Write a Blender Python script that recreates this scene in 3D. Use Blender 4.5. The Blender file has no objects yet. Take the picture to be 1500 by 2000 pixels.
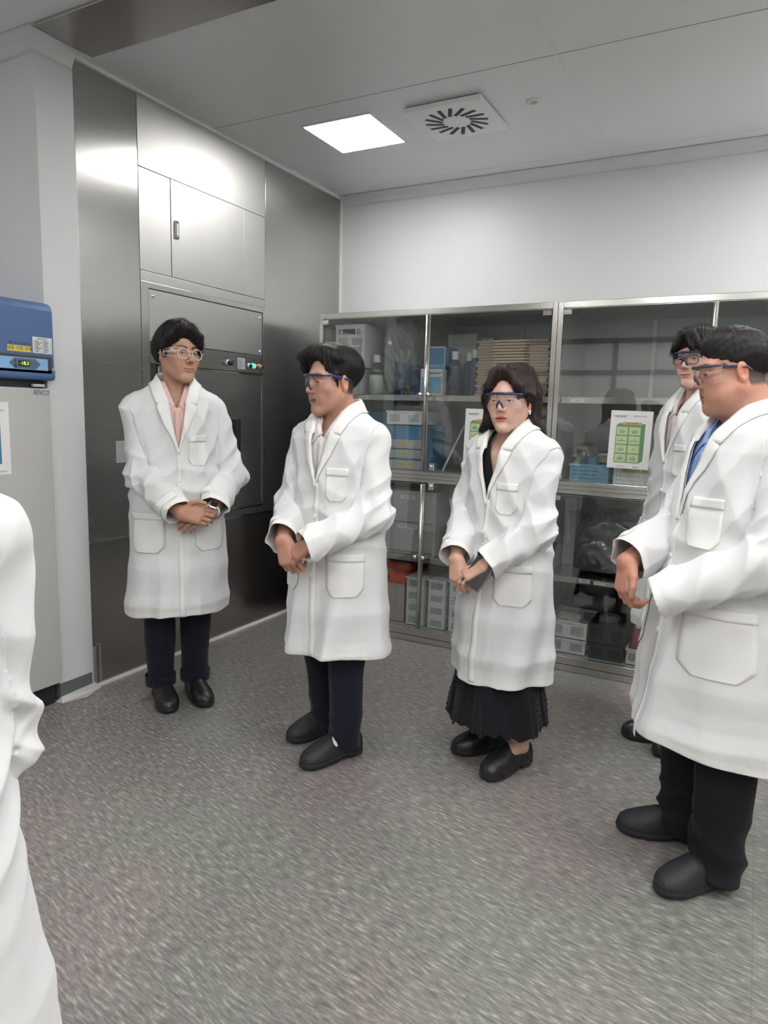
import bpy, bmesh, math, random
import numpy as np
from mathutils import Vector, Matrix

C = bpy.context.scene.collection
sc = bpy.context.scene
PI = math.pi
random.seed(7)

# ------------------------------------------------------------------ camera
CAM = (2.8247, -4.5296, 1.4)
YAW, PITCH, ROLL, FPX = 0.488545, 0.141805, 0.025444, 1362.17
def cam_axes():
    F = Vector((-math.sin(YAW)*math.cos(PITCH), math.cos(YAW)*math.cos(PITCH), -math.sin(PITCH)))
    R0 = Vector((math.cos(YAW), math.sin(YAW), 0)); U0 = R0.cross(F)
    return F, R0*math.cos(ROLL)+U0*math.sin(ROLL), -R0*math.sin(ROLL)+U0*math.cos(ROLL)
F_, R_, U_ = cam_axes()
cd = bpy.data.cameras.new('camera'); co = bpy.data.objects.new('camera', cd); C.objects.link(co)
co.matrix_world = Matrix(((R_.x, U_.x, -F_.x, CAM[0]), (R_.y, U_.y, -F_.y, CAM[1]), (R_.z, U_.z, -F_.z, CAM[2]), (0, 0, 0, 1)))
cd.sensor_fit = 'VERTICAL'; cd.sensor_height = 24.0; cd.lens = FPX*24.0/2000.0
cd.clip_start = 0.05; cd.clip_end = 60
sc.camera = co

# ------------------------------------------------------------------ world, exposure
w = bpy.data.worlds.new('world'); sc.world = w; w.use_nodes = True
w.node_tree.nodes['Background'].inputs[0].default_value = (0.8, 0.85, 0.9, 1)
w.node_tree.nodes['Background'].inputs[1].default_value = 0.05
sc.view_settings.view_transform = 'Standard'; sc.view_settings.look = 'None'
sc.view_settings.gamma = 1.0; sc.view_settings.use_curve_mapping = False
sc.view_settings.exposure = 0.0
sc.cycles.use_denoising = True
sc.cycles.max_bounces = 10; sc.cycles.transparent_max_bounces = 24
sc.cycles.diffuse_bounces = 5; sc.cycles.glossy_bounces = 5
sc.cycles.sample_clamp_indirect = 6.0
sc.cycles.caustics_reflective = False; sc.cycles.caustics_refractive = False
LAMP_POWER = 30.0            # emission strength of the ceiling panels
LAMPS = [(0.70, -0.985), (3.15, -0.985), (4.35, -0.985), (5.5, -0.985), (4.35, -2.1)]+[(1.92, -2.85), (3.15, -3.05), (4.35, -3.05), (5.5, -3.05), (3.15, -4.7), (4.35, -4.5), (5.5, -4.5)]+[(x, -5.95) for x in (0.70, 1.92, 3.15, 4.35, 5.5)]+[(-.75, -4.4), (1.92, -4.9)]  # rear rows, side bay and extra right-hand lamps are unseen, added for fill

# ------------------------------------------------------------------ materials
def mat(name, col=(.8, .8, .8), rough=.5, metal=0., **k):
    m = bpy.data.materials.new(name); m.use_nodes = True
    b = m.node_tree.nodes['Principled BSDF']
    b.inputs['Base Color'].default_value = (*col, 1); b.inputs['Roughness'].default_value = rough
    b.inputs['Metallic'].default_value = metal
    for n, v in k.items(): b.inputs[n.replace('_', ' ')].default_value = v
    return m
def nd(m, t, **k):
    n = m.node_tree.nodes.new(t)
    for a, v in k.items():
        if a.startswith('i_'):
            key = a[2:]; key = int(key) if key.isdigit() else key.replace('_', ' ')
            n.inputs[key].default_value = v
        else: setattr(n, a, v)
    return n
def lk(m, a, b): m.node_tree.links.new(a, b)
def bsdf(m): return m.node_tree.nodes['Principled BSDF']
def add_bump(m, scale=(1, 1, 1), nscale=40., strength=.2, dist=.001, detail=3.):
    tc = nd(m, 'ShaderNodeTexCoord'); mp = nd(m, 'ShaderNodeMapping'); mp.inputs['Scale'].default_value = scale
    n = nd(m, 'ShaderNodeTexNoise', i_Scale=nscale, i_Detail=detail)
    bp = nd(m, 'ShaderNodeBump', i_Strength=strength, i_Distance=dist)
    lk(m, tc.outputs['Object'], mp.inputs[0]); lk(m, mp.outputs[0], n.inputs['Vector'])
    lk(m, n.outputs['Fac'], bp.inputs['Height']); lk(m, bp.outputs[0], bsdf(m).inputs['Normal'])
    return tc, mp, n, bp
def add_mottle(m, c0, c1, scale=3., detail=4., sc3=(1, 1, 1)):
    tc = nd(m, 'ShaderNodeTexCoord'); mp = nd(m, 'ShaderNodeMapping'); mp.inputs['Scale'].default_value = sc3
    n = nd(m, 'ShaderNodeTexNoise', i_Scale=scale, i_Detail=detail)
    r = nd(m, 'ShaderNodeMix', data_type='RGBA'); r.inputs[6].default_value = (*c0, 1); r.inputs[7].default_value = (*c1, 1)
    lk(m, tc.outputs['Object'], mp.inputs[0]); lk(m, mp.outputs[0], n.inputs['Vector'])
    lk(m, n.outputs['Fac'], r.inputs[0]); lk(m, r.outputs[2], bsdf(m).inputs['Base Color'])

M = {}
M['wall'] = mat('white_panel', (.68, .69, .685), .42); add_bump(M['wall'], nscale=300., strength=.05, dist=.0005)
M['ceiling'] = mat('ceiling_panel', (.80, .81, .80), .30, Specular_IOR_Level=.6); add_bump(M['ceiling'], nscale=6., strength=.06, dist=.002)
M['cove'] = mat('cove_white', (.72, .73, .72), .35)
M['seal'] = mat('sealant', (.80, .80, .78), .35)
M['seam'] = mat('seam_light', (.78, .78, .76), .4)
M['seamd'] = mat('seam_dark', (.40, .40, .39), .5)
def steel(name, col, rough, aniso, axis, streak=.012):
    m = mat(name, col, rough, 1.0, Anisotropic=aniso)
    b = bsdf(m)
    tc = nd(m, 'ShaderNodeTexCoord'); mp = nd(m, 'ShaderNodeMapping'); mp.inputs['Scale'].default_value = axis
    n = nd(m, 'ShaderNodeTexNoise', i_Scale=1.0, i_Detail=4.)
    mr = nd(m, 'ShaderNodeMapRange'); mr.inputs['To Min'].default_value = rough-streak; mr.inputs['To Max'].default_value = rough+streak
    bp = nd(m, 'ShaderNodeBump', i_Strength=.002, i_Distance=.0001)
    lk(m, tc.outputs['Object'], mp.inputs[0]); lk(m, mp.outputs[0], n.inputs['Vector']); lk(m, n.outputs['Fac'], mr.inputs['Value'])
    lk(m, mr.outputs[0], b.inputs['Roughness'])
    lk(m, n.outputs['Fac'], bp.inputs['Height']); lk(m, bp.outputs[0], b.inputs['Normal'])
    # large soft waviness of sheet metal
    n2 = nd(m, 'ShaderNodeTexNoise', i_Scale=1.3, i_Detail=1.)
    bp2 = nd(m, 'ShaderNodeBump', i_Strength=.25, i_Distance=.003)
    lk(m, tc.outputs['Object'], n2.inputs['Vector']); lk(m, n2.outputs['Fac'], bp2.inputs['Height']); lk(m, bp2.outputs[0], bp.inputs['Normal'])
    tg = nd(m, 'ShaderNodeCombineXYZ'); tg.inputs[1].default_value = 1.0; lk(m, tg.outputs[0], b.inputs['Tangent'])
    return m
M['steel'] = steel('brushed_steel', (.47, .465, .45), .27, .8, (3, 3, 260))
M['steel_v'] = steel('brushed_steel_panel', (.50, .495, .48), .50, .0, (260, 260, 3))
M['steel_low'] = steel('brushed_steel_low', (.42, .395, .375), .25, .2, (90, 90, 2))
M['steel_c'] = mat('cabinet_steel', (.66, .65, .61), .2, 1.0); add_bump(M['steel_c'], (4, 200, 200), 1., .06, .0004)
M['chrome'] = mat('chrome', (.85, .85, .86), .08, 1.0)
M['steel_in'] = mat('cabinet_inner_steel', (.58, .60, .59), .4, .35)
M['groove'] = mat('panel_groove', (.02, .02, .02), .6)
M['lamp'] = mat('lamp_diffuser', (1, 1, 1), .5); b = bsdf(M['lamp']); b.inputs['Emission Color'].default_value = (1, .985, .97, 1); b.inputs['Emission Strength'].default_value = LAMP_POWER
M['lamp_near'] = M['lamp'].copy(); bsdf(M['lamp_near']).inputs['Emission Strength'].default_value = LAMP_POWER*1.3
M['lampframe'] = mat('lamp_frame', (.75, .76, .78), .4)
M['white'] = mat('white_plastic', (.80, .80, .78), .4)
M['offwhite'] = mat('white_enamel', (.62, .63, .61), .35)
M['dark'] = mat('dark_plastic', (.02, .02, .024), .4)
M['vplate'] = mat('diffuser_white', (.93, .93, .93), .4)
M['vent'] = mat('vent_slot', (.03, .03, .045), .7)
M['paper'] = mat('paper', (.78, .78, .76), .6)
M['ink'] = mat('ink', (.06, .06, .07), .6)
M['yellow'] = mat('yellow_label', (.75, .60, .10), .5)
M['base_gray'] = mat('baseboard_vinyl', (.13, .135, .145), .45)
M['coving'] = mat('clear_sealing_tape', (.42, .42, .41), .3)
M['fridge_door'] = mat('freezer_door', (.50, .50, .48), .38)
M['fridge_blue'] = mat('freezer_blue', (.085, .155, .33), .38)
M['fridge_lite'] = mat('freezer_panel_blue', (.25, .46, .72), .35)
M['fridge_hex'] = mat('freezer_panel_slate', (.10, .15, .24), .4)
M['gasket'] = mat('freezer_trim', (.055, .055, .065), .5)
M['led'] = mat('led_digits', (.1, .3, .02), .5); b = bsdf(M['led']); b.inputs['Emission Color'].default_value = (.6, 1, .15, 1); b.inputs['Emission Strength'].default_value = 1.6
M['green_on'] = mat('green_lamp', (.05, .7, .35), .3); b = bsdf(M['green_on']); b.inputs['Emission Color'].default_value = (.05, .9, .45, 1); b.inputs['Emission Strength'].default_value = 1.4
M['red'] = mat('red_button', (.45, .04, .03), .3)
M['orange'] = mat('orange_button', (.62, .28, .14), .3)
# tinted cabinet glass: a pane that mirrors and dims
def glassmat(name, tint, refl, ior=1.55):
    m = bpy.data.materials.new(name); m.use_nodes = True; nt = m.node_tree; nt.nodes.clear()
    out = nd(m, 'ShaderNodeOutputMaterial'); tr = nd(m, 'ShaderNodeBsdfTransparent'); gl = nd(m, 'ShaderNodeBsdfGlossy', i_Roughness=.015)
    tr.inputs[0].default_value = (*tint, 1); gl.inputs[0].default_value = (.95, .97, .95, 1)
    fr = nd(m, 'ShaderNodeLayerWeight', i_Blend=.5); pw = nd(m, 'ShaderNodeMath', operation='POWER'); pw.inputs[1].default_value = 5.; mu = nd(m, 'ShaderNodeMath', operation='MULTIPLY_ADD'); mu.inputs[1].default_value = .85-refl; mu.inputs[2].default_value = refl
    mx = nd(m, 'ShaderNodeMixShader')
    lk(m, fr.outputs['Facing'], pw.inputs[0]); lk(m, pw.outputs[0], mu.inputs[0]); lk(m, mu.outputs[0], mx.inputs[0]); lk(m, tr.outputs[0], mx.inputs[1]); lk(m, gl.outputs[0], mx.inputs[2]); lk(m, mx.outputs[0], out.inputs[0])
    return m
M['glass'] = glassmat('tinted_cabinet_glass', (.93, .94, .935), .08)
M['clear'] = glassmat('clear_plastic_lens', (.975, .975, .99), .025, 1.25)
M['film'] = glassmat('plastic_film', (.90, .92, .91), .07, 1.3)
M['window_dark'] = mat('dark_glass', (.012, .018, .02), .08)

# floor: vinyl with short streaky flecks, large tiles
def floor_mat():
    m = mat('streaked_vinyl', (.3, .29, .28), .30, Specular_IOR_Level=.5); b = bsdf(m)
    tc = nd(m, 'ShaderNodeTexCoord')
    rot = nd(m, 'ShaderNodeMapping'); rot.inputs['Rotation'].default_value = (0, 0, math.radians(11)); rot.inputs['Scale'].default_value = (1, 1, 1)
    lk(m, tc.outputs['Object'], rot.inputs[0])
    st = nd(m, 'ShaderNodeMapping'); st.inputs['Scale'].default_value = (22, 115, 1); lk(m, rot.outputs[0], st.inputs[0])
    wn = nd(m, 'ShaderNodeTexNoise', i_Scale=3., i_Detail=2.); lk(m, rot.outputs[0], wn.inputs['Vector'])
    wv = nd(m, 'ShaderNodeVectorMath', operation='MULTIPLY_ADD'); wv.inputs[1].default_value = (0, 5, 0)
    lk(m, wn.outputs['Color'], wv.inputs[0]); lk(m, st.outputs[0], wv.inputs[2])
    n1 = nd(m, 'ShaderNodeTexNoise', i_Scale=1., i_Detail=3., i_Roughness=.6); lk(m, wv.outputs[0], n1.inputs['Vector'])
    cr = nd(m, 'ShaderNodeValToRGB'); e = cr.color_ramp.elements
    e[0].position = .30; e[0].color = (.12, .113, .108, 1); e[1].position = .72; e[1].color = (.47, .44, .42, 1)
    x = cr.color_ramp.elements.new(.44); x.color = (.192, .178, .170, 1); x = cr.color_ramp.elements.new(.56); x.color = (.246, .228, .218, 1)
    lk(m, n1.outputs['Fac'], cr.inputs[0])
    # patches of greenish / pinkish tone
    n2 = nd(m, 'ShaderNodeTexNoise', i_Scale=1.6, i_Detail=2.); lk(m, tc.outputs['Object'], n2.inputs['Vector'])
    c2 = nd(m, 'ShaderNodeValToRGB'); c2.color_ramp.elements[0].position = .4; c2.color_ramp.elements[0].color = (.90, .97, .93, 1); c2.color_ramp.elements[1].position = .6; c2.color_ramp.elements[1].color = (1.0, .96, .96, 1)
    lk(m, n2.outputs['Fac'], c2.inputs[0])
    mx = nd(m, 'ShaderNodeMix', data_type='RGBA', blend_type='MULTIPLY'); mx.inputs[0].default_value = 1; lk(m, cr.outputs[0], mx.inputs[6]); lk(m, c2.outputs[0], mx.inputs[7])
    # tile joints
    br = nd(m, 'ShaderNodeTexBrick', offset=.0, i_Scale=1., i_Mortar_Size=.0013, i_Brick_Width=.61, i_Row_Height=.61, i_Mortar_Smooth=.1)
    bm = nd(m, 'ShaderNodeMapping'); bm.inputs['Rotation'].default_value = (0, 0, 0); bm.inputs['Location'].default_value = (.12, .17, 0)
    lk(m, tc.outputs['Object'], bm.inputs[0]); lk(m, bm.outputs[0], br.inputs['Vector'])
    m2 = nd(m, 'ShaderNodeMix', data_type='RGBA'); lk(m, mx.outputs[2], m2.inputs[6]); m2.inputs[7].default_value = (.14, .13, .13, 1)
    f = nd(m, 'ShaderNodeMath', operation='MULTIPLY'); f.inputs[1].default_value = .6; lk(m, br.outputs['Fac'], f.inputs[0]); lk(m, f.outputs[0], m2.inputs[0])
    lk(m, m2.outputs[2], b.inputs['Base Color'])
    bp = nd(m, 'ShaderNodeBump', i_Strength=.12, i_Distance=.0008); lk(m, n1.outputs['Fac'], bp.inputs['Height']); lk(m, bp.outputs[0], b.inputs['Normal'])
    return m
M['floor'] = floor_mat()

# ------------------------------------------------------------------ mesh helpers
class MB:
    """collects shapes into one mesh object"""
    def __init__(s): s.v = []; s.f = []; s.mi = []; s.cur = 0; s.sm = []
    def _add(s, vs, fs, smooth=False):
        o = len(s.v); s.v += [tuple(v) for v in vs]
        for f in fs: s.f.append(tuple(i+o for i in f)); s.mi.append(s.cur); s.sm.append(smooth)
        return s
    def slot(s, i): s.cur = i; return s
    def box(s, a, b, T=None):
        x0, y0, z0 = a; x1, y1, z1 = b
        vs = [Vector(v) for v in ((x0,y0,z0),(x1,y0,z0),(x1,y1,z0),(x0,y1,z0),(x0,y0,z1),(x1,y0,z1),(x1,y1,z1),(x0,y1,z1))]
        if T is not None: vs = [T @ v for v in vs]
        return s._add(vs, [(0,3,2,1),(4,5,6,7),(0,1,5,4),(1,2,6,5),(2,3,7,6),(3,0,4,7)])
    def quad(s, *p): return s._add([Vector(q) for q in p], [tuple(range(len(p)))])
    def tube(s, pts, r, n=10, closed=False, cap=True):
        pts = [Vector(p) for p in pts]; N = len(pts); rr = r if hasattr(r, '__len__') else [r]*N
        vs = []; up = None
        for i, p in enumerate(pts):
            if closed: d = pts[(i+1) % N]-pts[i-1]
            else: d = pts[min(i+1, N-1)]-pts[max(i-1, 0)]
            d.normalize()
            if up is None: up = d.orthogonal().normalized()
            up = (up-d*up.dot(d)); up = up.normalized() if up.length > 1e-6 else d.orthogonal().normalized()
            sd = d.cross(up)
            for k in range(n):
                a = 2*PI*k/n; vs.append(p+(up*math.cos(a)+sd*math.sin(a))*rr[i])
        fs = []
        for i in range(N if closed else N-1):
            for k in range(n):
                a = i*n+k; b = i*n+(k+1) % n; c = ((i+1) % N)*n+(k+1) % n; d = ((i+1) % N)*n+k
                fs.append((a, b, c, d))
        s._add(vs, fs, True)
        if cap and not closed:
            o = len(s.v)-len(vs)
            s.f.append(tuple(o+k for k in reversed(range(n)))); s.f.append(tuple(o+(N-1)*n+k for k in range(n))); s.mi += [s.cur]*2; s.sm += [False]*2
        return s
    def lathe(s, prof, c=(0, 0, 0), n=24, T=None):
        vs = []
        for r, z in prof:
            for k in range(n):
                a = 2*PI*k/n; v = Vector((c[0]+r*math.cos(a), c[1]+r*math.sin(a), c[2]+z)); vs.append(T @ v if T is not None else v)
        fs = []
        for i in range(len(prof)-1):
            for k in range(n): fs.append((i*n+k, i*n+(k+1) % n, (i+1)*n+(k+1) % n, (i+1)*n+k))
        return s._add(vs, fs, True)
    def sphere(s, c, r, n=16, m=10, sc3=(1, 1, 1)):
        vs = []; fs = []
        for i in range(m+1):
            p = PI*i/m
            for k in range(n):
                a = 2*PI*k/n; vs.append((c[0]+r*sc3[0]*math.sin(p)*math.cos(a), c[1]+r*sc3[1]*math.sin(p)*math.sin(a), c[2]-r*sc3[2]*math.cos(p)))
        for i in range(m):
            for k in range(n): fs.append((i*n+k, i*n+(k+1) % n, (i+1)*n+(k+1) % n, (i+1)*n+k))
        return s._add(vs, fs, True)
    def build(s, name, m=None, parent=None, bevel=0., loc=None):
        me = bpy.data.meshes.new(name); me.from_pydata(s.v, [], s.f); me.validate()
        ob = bpy.data.objects.new(name, me); C.objects.link(ob)
        if m is not None:
            for q in (m if isinstance(m, (list, tuple)) else [m]): me.materials.append(q)
        if len(me.polygons) == len(s.mi):
            me.polygons.foreach_set('material_index', s.mi); me.polygons.foreach_set('use_smooth', s.sm)
        if bevel:
            bv = ob.modifiers.new('b', 'BEVEL'); bv.width = bevel; bv.segments = 2; bv.limit_method = 'ANGLE'; bv.harden_normals = False
        if parent is not None: ob.parent = parent
        if loc is not None: ob.location = loc
        return ob
def tag(o, label=None, cat=None, group=None, kind=None):
    if label: o['label'] = label
    if cat: o['category'] = cat
    if group: o['group'] = group
    if kind: o['kind'] = kind
    return o
def struct(name, mb, m, parent=None, bevel=0):
    o = mb.build(name, m, parent, bevel)
    if parent is None: o['kind'] = 'structure'
    return o
def empty(name, loc=(0, 0, 0), rz=0.):
    o = bpy.data.objects.new(name, None); C.objects.link(o); o.location = loc; o.rotation_euler = (0, 0, rz); o.empty_display_size = .05
    return o
def text(name, body, size, m, parent, loc, rot=(PI/2, 0, 0), align='CENTER', shear=0., extrude=.0003, sx=1.):
    cu = bpy.data.curves.new(name, 'FONT'); cu.body = body; cu.size = size; cu.align_x = align; cu.align_y = 'CENTER'; cu.extrude = extrude; cu.shear = shear
    tmp = bpy.data.objects.new(name, cu); C.objects.link(tmp)
    me = bpy.data.meshes.new_from_object(tmp.evaluated_get(bpy.context.evaluated_depsgraph_get())); me.name = name; me.materials.clear(); me.materials.append(m)
    bpy.data.objects.remove(tmp); bpy.data.curves.remove(cu)
    o = bpy.data.objects.new(name, me); C.objects.link(o); o.location = loc; o.rotation_euler = rot; o.scale = (sx, 1, 1)
    if parent is not None: o.parent = parent
    return o
def copy_tree(o, parent=None):
    c = o.copy(); C.objects.link(c)
    if parent is not None: c.parent = parent
    for ch in list(o.children): copy_tree(ch, c)
    return c
# ------------------------------------------------------------------ room
H = 2.925; XR = 7.4; YB = -7.6; CW = -2.45
struct('floor', MB().box((-1.6, YB, -.05), (XR, .05, 0)), M['floor'])
cb = MB().box((-1.6, YB, H), (XR, .05, H+.06))
ceil = struct('ceiling', cb, M['ceiling'])
sm = MB()
for y in (-.17,): sm.box((.02, y-.002, H-.0015), (XR, y+.002, H+.001))
for x, y0 in ((1.922, YB), (4.36, YB)): sm.box((x-.003, y0, H-.002), (x+.003, -.06, H+.001))
sm.build('panel_joint', M['seam'], ceil)
sm = MB()
for y in (-1.372, -3.8, -6.2): sm.box((.02, y-.002, H-.0012), (XR, y+.002, H+.001))
sm.build('panel_joint_dark', M['seamd'], ceil)
# recessed steel track strip in the ceiling, running out from the column
pl = MB().box((.087, -2.512, H-.012), (2.6, -2.225, H+.001)).build('trim_1', M['steel_low'], None, .002); pl['kind'] = 'structure'
struct('wall_back', MB().box((-.1, 0, 0), (XR, .1, H+.05)), M['wall'])
struct('wall_right', MB().box((XR, YB, 0), (XR+.1, .1, H)), M['wall'])
struct('wall_front', MB().box((-1.6, YB-.1, 0), (XR, YB, H)), M['wall'])
struct('wall_side', MB().box((-1.7, YB, 0), (-1.6, CW, H)), M['wall'])
struct('wall_return', MB().box((-1.6, CW, 0), (0, CW+.12, H)), M['wall'])
struct('column', MB().box((-.12, CW-.0005, 0), (.0005, -2.262, H)), M['wall'])
struct('wall_left', MB().box((-.12, -2.262, 0), (-.012, .0, H)), M['wall'])
# glazed partition at the rear of the room (it mirrors in the cabinet doors)
wf = MB()
for x in (-.4, .9, 2.2, 3.5, 4.8): wf.box((x-.035, YB, .9), (x+.035, YB+.04, 2.5))
for z in (.9, 2.05, 2.5): wf.box((-.435, YB, z-.035), (4.835, YB+.04, z+.035))
wf_ = struct('window_1', wf, M['gasket'])
MB().box((-.4, YB+.005, .9), (4.8, YB+.012, 2.5)).build('pane', M['white'], wf_)
# cove between wall and ceiling
def cove(pts, r=.062, n=6):
    """profile swept along a plan polyline; inward side to the right of travel"""
    mb = MB(); P = [Vector((x, y, 0)) for x, y in pts]; rows = []
    for i, p in enumerate(P):
        ds = []
        if i > 0: ds.append((P[i]-P[i-1]).normalized())
        if i < len(P)-1: ds.append((P[i+1]-P[i]).normalized())
        ns = [Vector((d.y, -d.x, 0)) for d in ds]
        n_ = sum(ns, Vector()); 
        if len(ns) == 2: n_ = n_/(1+ns[0].dot(ns[1]))
        row = []
        for k in range(n+1):
            a = PI/2*k/n; row.append(p+n_*(r-r*math.cos(a))+Vector((0, 0, H-r+r*math.sin(a)-.001)))
        row = [p+Vector((0, 0, H-r-.004))+n_*.004]+row+[p+n_*(r+.006)+Vector((0, 0, H-.003))]
        rows.append(row)
    K = len(rows[0]); vs = [v for r_ in rows for v in r_]
    fs = [(i*K+k, i*K+k+1, (i+1)*K+k+1, (i+1)*K+k) for i in range(len(rows)-1) for k in range(K-1)]
    mb._add(vs, fs, True); return mb
struct('trim_2', cove([(-1.6, CW), (0, CW), (0, -2.262)]), M['cove'])
struct('trim_3', cove([(0, 0), (XR, 0)], .058), M['cove'])
struct('trim_4', MB().box((-.002, -2.262, H-.014), (.016, 0, H)), M['seal'])
struct('trim_5', MB().box((-.002, -.010, .72), (.010, .001, H)), M['seal'])
# baseboard round the column and the sealed floor joint
struct('baseboard_column', MB().box((-.12, CW-.006, 0), (.007, -2.275, .085)).box((-1.6, CW-.006, 0), (-.12, CW, .085)), M['base_gray'])
struct('baseboard_left', MB().box((0, -2.275, 0), (.016, 0, .012)), M['seal'])
struct('trim_6', MB()._add([(-.0, CW-.03, .003), (.035, CW-.02, .002), (.075, -2.36, .002), (.03, -2.24, .003), (.008, -2.26, .03), (.008, CW, .022)], [(0, 1, 2, 3, 4, 5)]), M['coving'])
struct('trim_7', MB().tube([(.012, CW, .008), (.012, -2.27, .008)], .008, 6), M['seal'])

# steel clad wall with the hatch unit
sw = empty('steel_wall_cladding', (0, -1.1, 0)); tag(sw, 'brushed stainless steel wall cladding behind the man in the pink shirt', 'wall panel')
off = Vector((0, 1.1, 0))
def part(mb, name, m, parent, bevel=0):
    o = mb.build(name, m, parent, bevel); o.location = -Vector(parent.location) if parent.rotation_euler.z == 0 else o.location
    return o
part(MB().box((-.012, -2.262, 0), (-.003, -.001, H)), 'backing', M['groove'], sw)
def pan(y0, y1, z0, z1, name='panel', m='steel', x=.0, g=.0015, bv=.0012): return part(MB().box((-.010, y0+g, z0+g), (x, y1-g, z1-g)), name, M[m], sw, bv)
pan(-2.262, -1.90, .735, H); pan(-.885, 0, .735, H)
pan(-2.262, -.0, .0, .735, m='steel_low', x=.001); 
pan(-1.90, -.885, 2.578, H, m='steel_v')
pan(-1.90, -1.684, 2.082, 2.578, m='steel_v'); pan(-1.092, -.885, 2.082, 2.578, m='steel_v')
dr = pan(-1.684, -1.092, 2.082, 2.578, 'upper_door', 'steel_v', .002)
MB().box((.002, -1.662, 2.285), (.011, -1.632, 2.375)).build('latch', M['chrome'], dr, .004)
MB().box((.011, -1.654, 2.30), (.0125, -1.640, 2.36)).build('latch_grip', M['steel_in'], dr, .002)
pan(-1.90, -.885, 2.03, 2.082, 'rail', 'steel_v', .001)
# hatch frame under the rail
hf = part(MB().box((-.01, -1.9, .735), (.004, -1.85, 2.03)).box((-.01, -.91, .735), (.004, -.887, 2.03)).box((-.01, -1.85, 2.0), (.004, -.91, 2.03)).box((-.01, -1.85, .735), (.004, -.91, .775)), 'hatch_frame', M['steel'], sw, .0012)
part(MB().box((-.010, -1.845, 1.735), (.0, -.916, 1.996)), 'service_panel', M['steel_v'], sw, .0015)
for y in (-1.82, -.94):
    for z in (1.965, 1.76): part(MB().lathe([(0, .007), (.006, .006), (.009, .001), (.0095, 0)], n=12, T=Matrix.Translation((0, y, z)) @ Matrix.Rotation(PI/2, 4, 'Y')), 'screw', M['chrome'], sw)
part(MB().box((-.01, -1.845, 1.622), (.002, -.916, 1.73)), 'control_strip', M['steel'], sw, .001)
part(MB().box((.002, -1.075, 1.625), (.0035, -.918, 1.726)), 'button_plate', M['steel'], sw, .001)
def knobz(y, z, m, r=.012, h=.016, name='push_button'):
    o = part(MB().lathe([(r*1.35, 0), (r*1.35, .006), (r*1.1, .008)], n=16, T=Matrix.Translation((.0035, y, z)) @ Matrix.Rotation(PI/2, 4, 'Y')), name, M['chrome'], sw)
    MB().lathe([(r, .006), (r, h), (r*.8, h+.003), (0, h+.004)], n=16, T=Matrix.Translation((.0035, y, z)) @ Matrix.Rotation(PI/2, 4, 'Y')).build('button_cap', M[m], o)
knobz(-1.047, 1.665, 'dark'); knobz(-1.015, 1.665, 'green_on', .014); knobz(-.985, 1.665, 'red'); knobz(-.958, 1.665, 'orange'); knobz(-.932, 1.665, 'dark')
knobz(-1.243, 1.668, 'dark', .015, .03, 'selector_knob')
part(MB().box((.002, -1.155, 1.640), (.003, -1.088, 1.706)), 'instruction_plate', mat('plate_paper', (.42, .44, .48), .5), sw)
ip = MB()
for i in range(7): ip.box((.003, -1.150, 1.646+i*.008), (.0034, -1.150+(.03+.028*((i*37) % 5)/4), 1.649+i*.008))
part(ip, 'instruction_print', M['ink'], sw)
# large lower hatch door with dark window
part(MB().box((-.009, -1.79, .79), (.004, -.925, 1.612)), 'hatch_door', M['steel'], sw, .003)
part(MB().box((.003, -1.50, 1.02), (.0075, -1.135, 1.335)), 'hatch_window', M['window_dark'], sw, .02)
ed = MB().box((.0, -1.80, .783), (.006, -.918, .79)).box((.0, -1.80, 1.612), (.006, -.918, 1.618)).box((0, -.925, .783), (.006, -.918, 1.618)).box((0, -1.80, .783), (.006, -1.793, 1.618))
part(ed, 'door_edge', M['chrome'], sw)
part(MB().box((.0, -2.262, .731), (.004, 0, .738)), 'wainscot_joint', M['chrome'], sw)
part(MB().box((.001, -2.262, .015), (.004, -2.245, .225)).box((.001, -2.262, .216), (.004, -2.215, .222)).box((.001, -2.221, .02), (.004, -2.215, .222)), 'corner_plate_edge', M['chrome'], sw)
part(MB().box((.0, -2.085, 1.115), (.006, -2.02, 1.225)), 'switch_plate', M['steel_in'], sw, .002)

# ------------------------------------------------------------------ ceiling fittings
def lamp(i, x, y, lab):
    s = .205; r = empty('ceiling_light', (x, y, H)); tag(r, lab, 'ceiling light')
    o = MB().box((-s-.012, -s-.012, -.006), (s+.012, -s, 0)).box((-s-.012, s, -.006), (s+.012, s+.012, 0)).box((-s-.012, -s, -.006), (-s, s, 0)).box((s, -s, -.006), (s+.012, s, 0)).build('frame', M['lampframe'], r, .001)
    MB().box((-s, -s, -.0045), (s, s, -.001)).build('diffuser', M['lamp_near' if i == 0 else 'lamp'], r)
labs = ['square glowing ceiling light above the steel wall, left of the air diffuser', 'ceiling light just past the right picture edge, right of the sprinkler', 'ceiling light third from left along the back wall', 'ceiling light at the far right by the back wall', 'ceiling light nearest to the third one along the back wall']+['ceiling light in the first row behind the group, '+a for a in ('leftmost of the row', 'second from left', 'third from left', 'rightmost of the row')]+['ceiling light in the second row behind the group, '+a for a in ('leftmost of the row', 'middle of the row', 'rightmost of the row')]+['ceiling light in the last row at the room rear, '+a for a in ('leftmost of the row', 'second from left', 'middle of the row', 'second from right', 'rightmost of the row')]+['ceiling light in the side bay behind the freezer', 'ceiling light between the second and last rows']  # lights behind the group and in the side bay are unseen added fill
for i, (x, y) in enumerate(LAMPS): lamp(i, x, y, labs[i])
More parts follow.
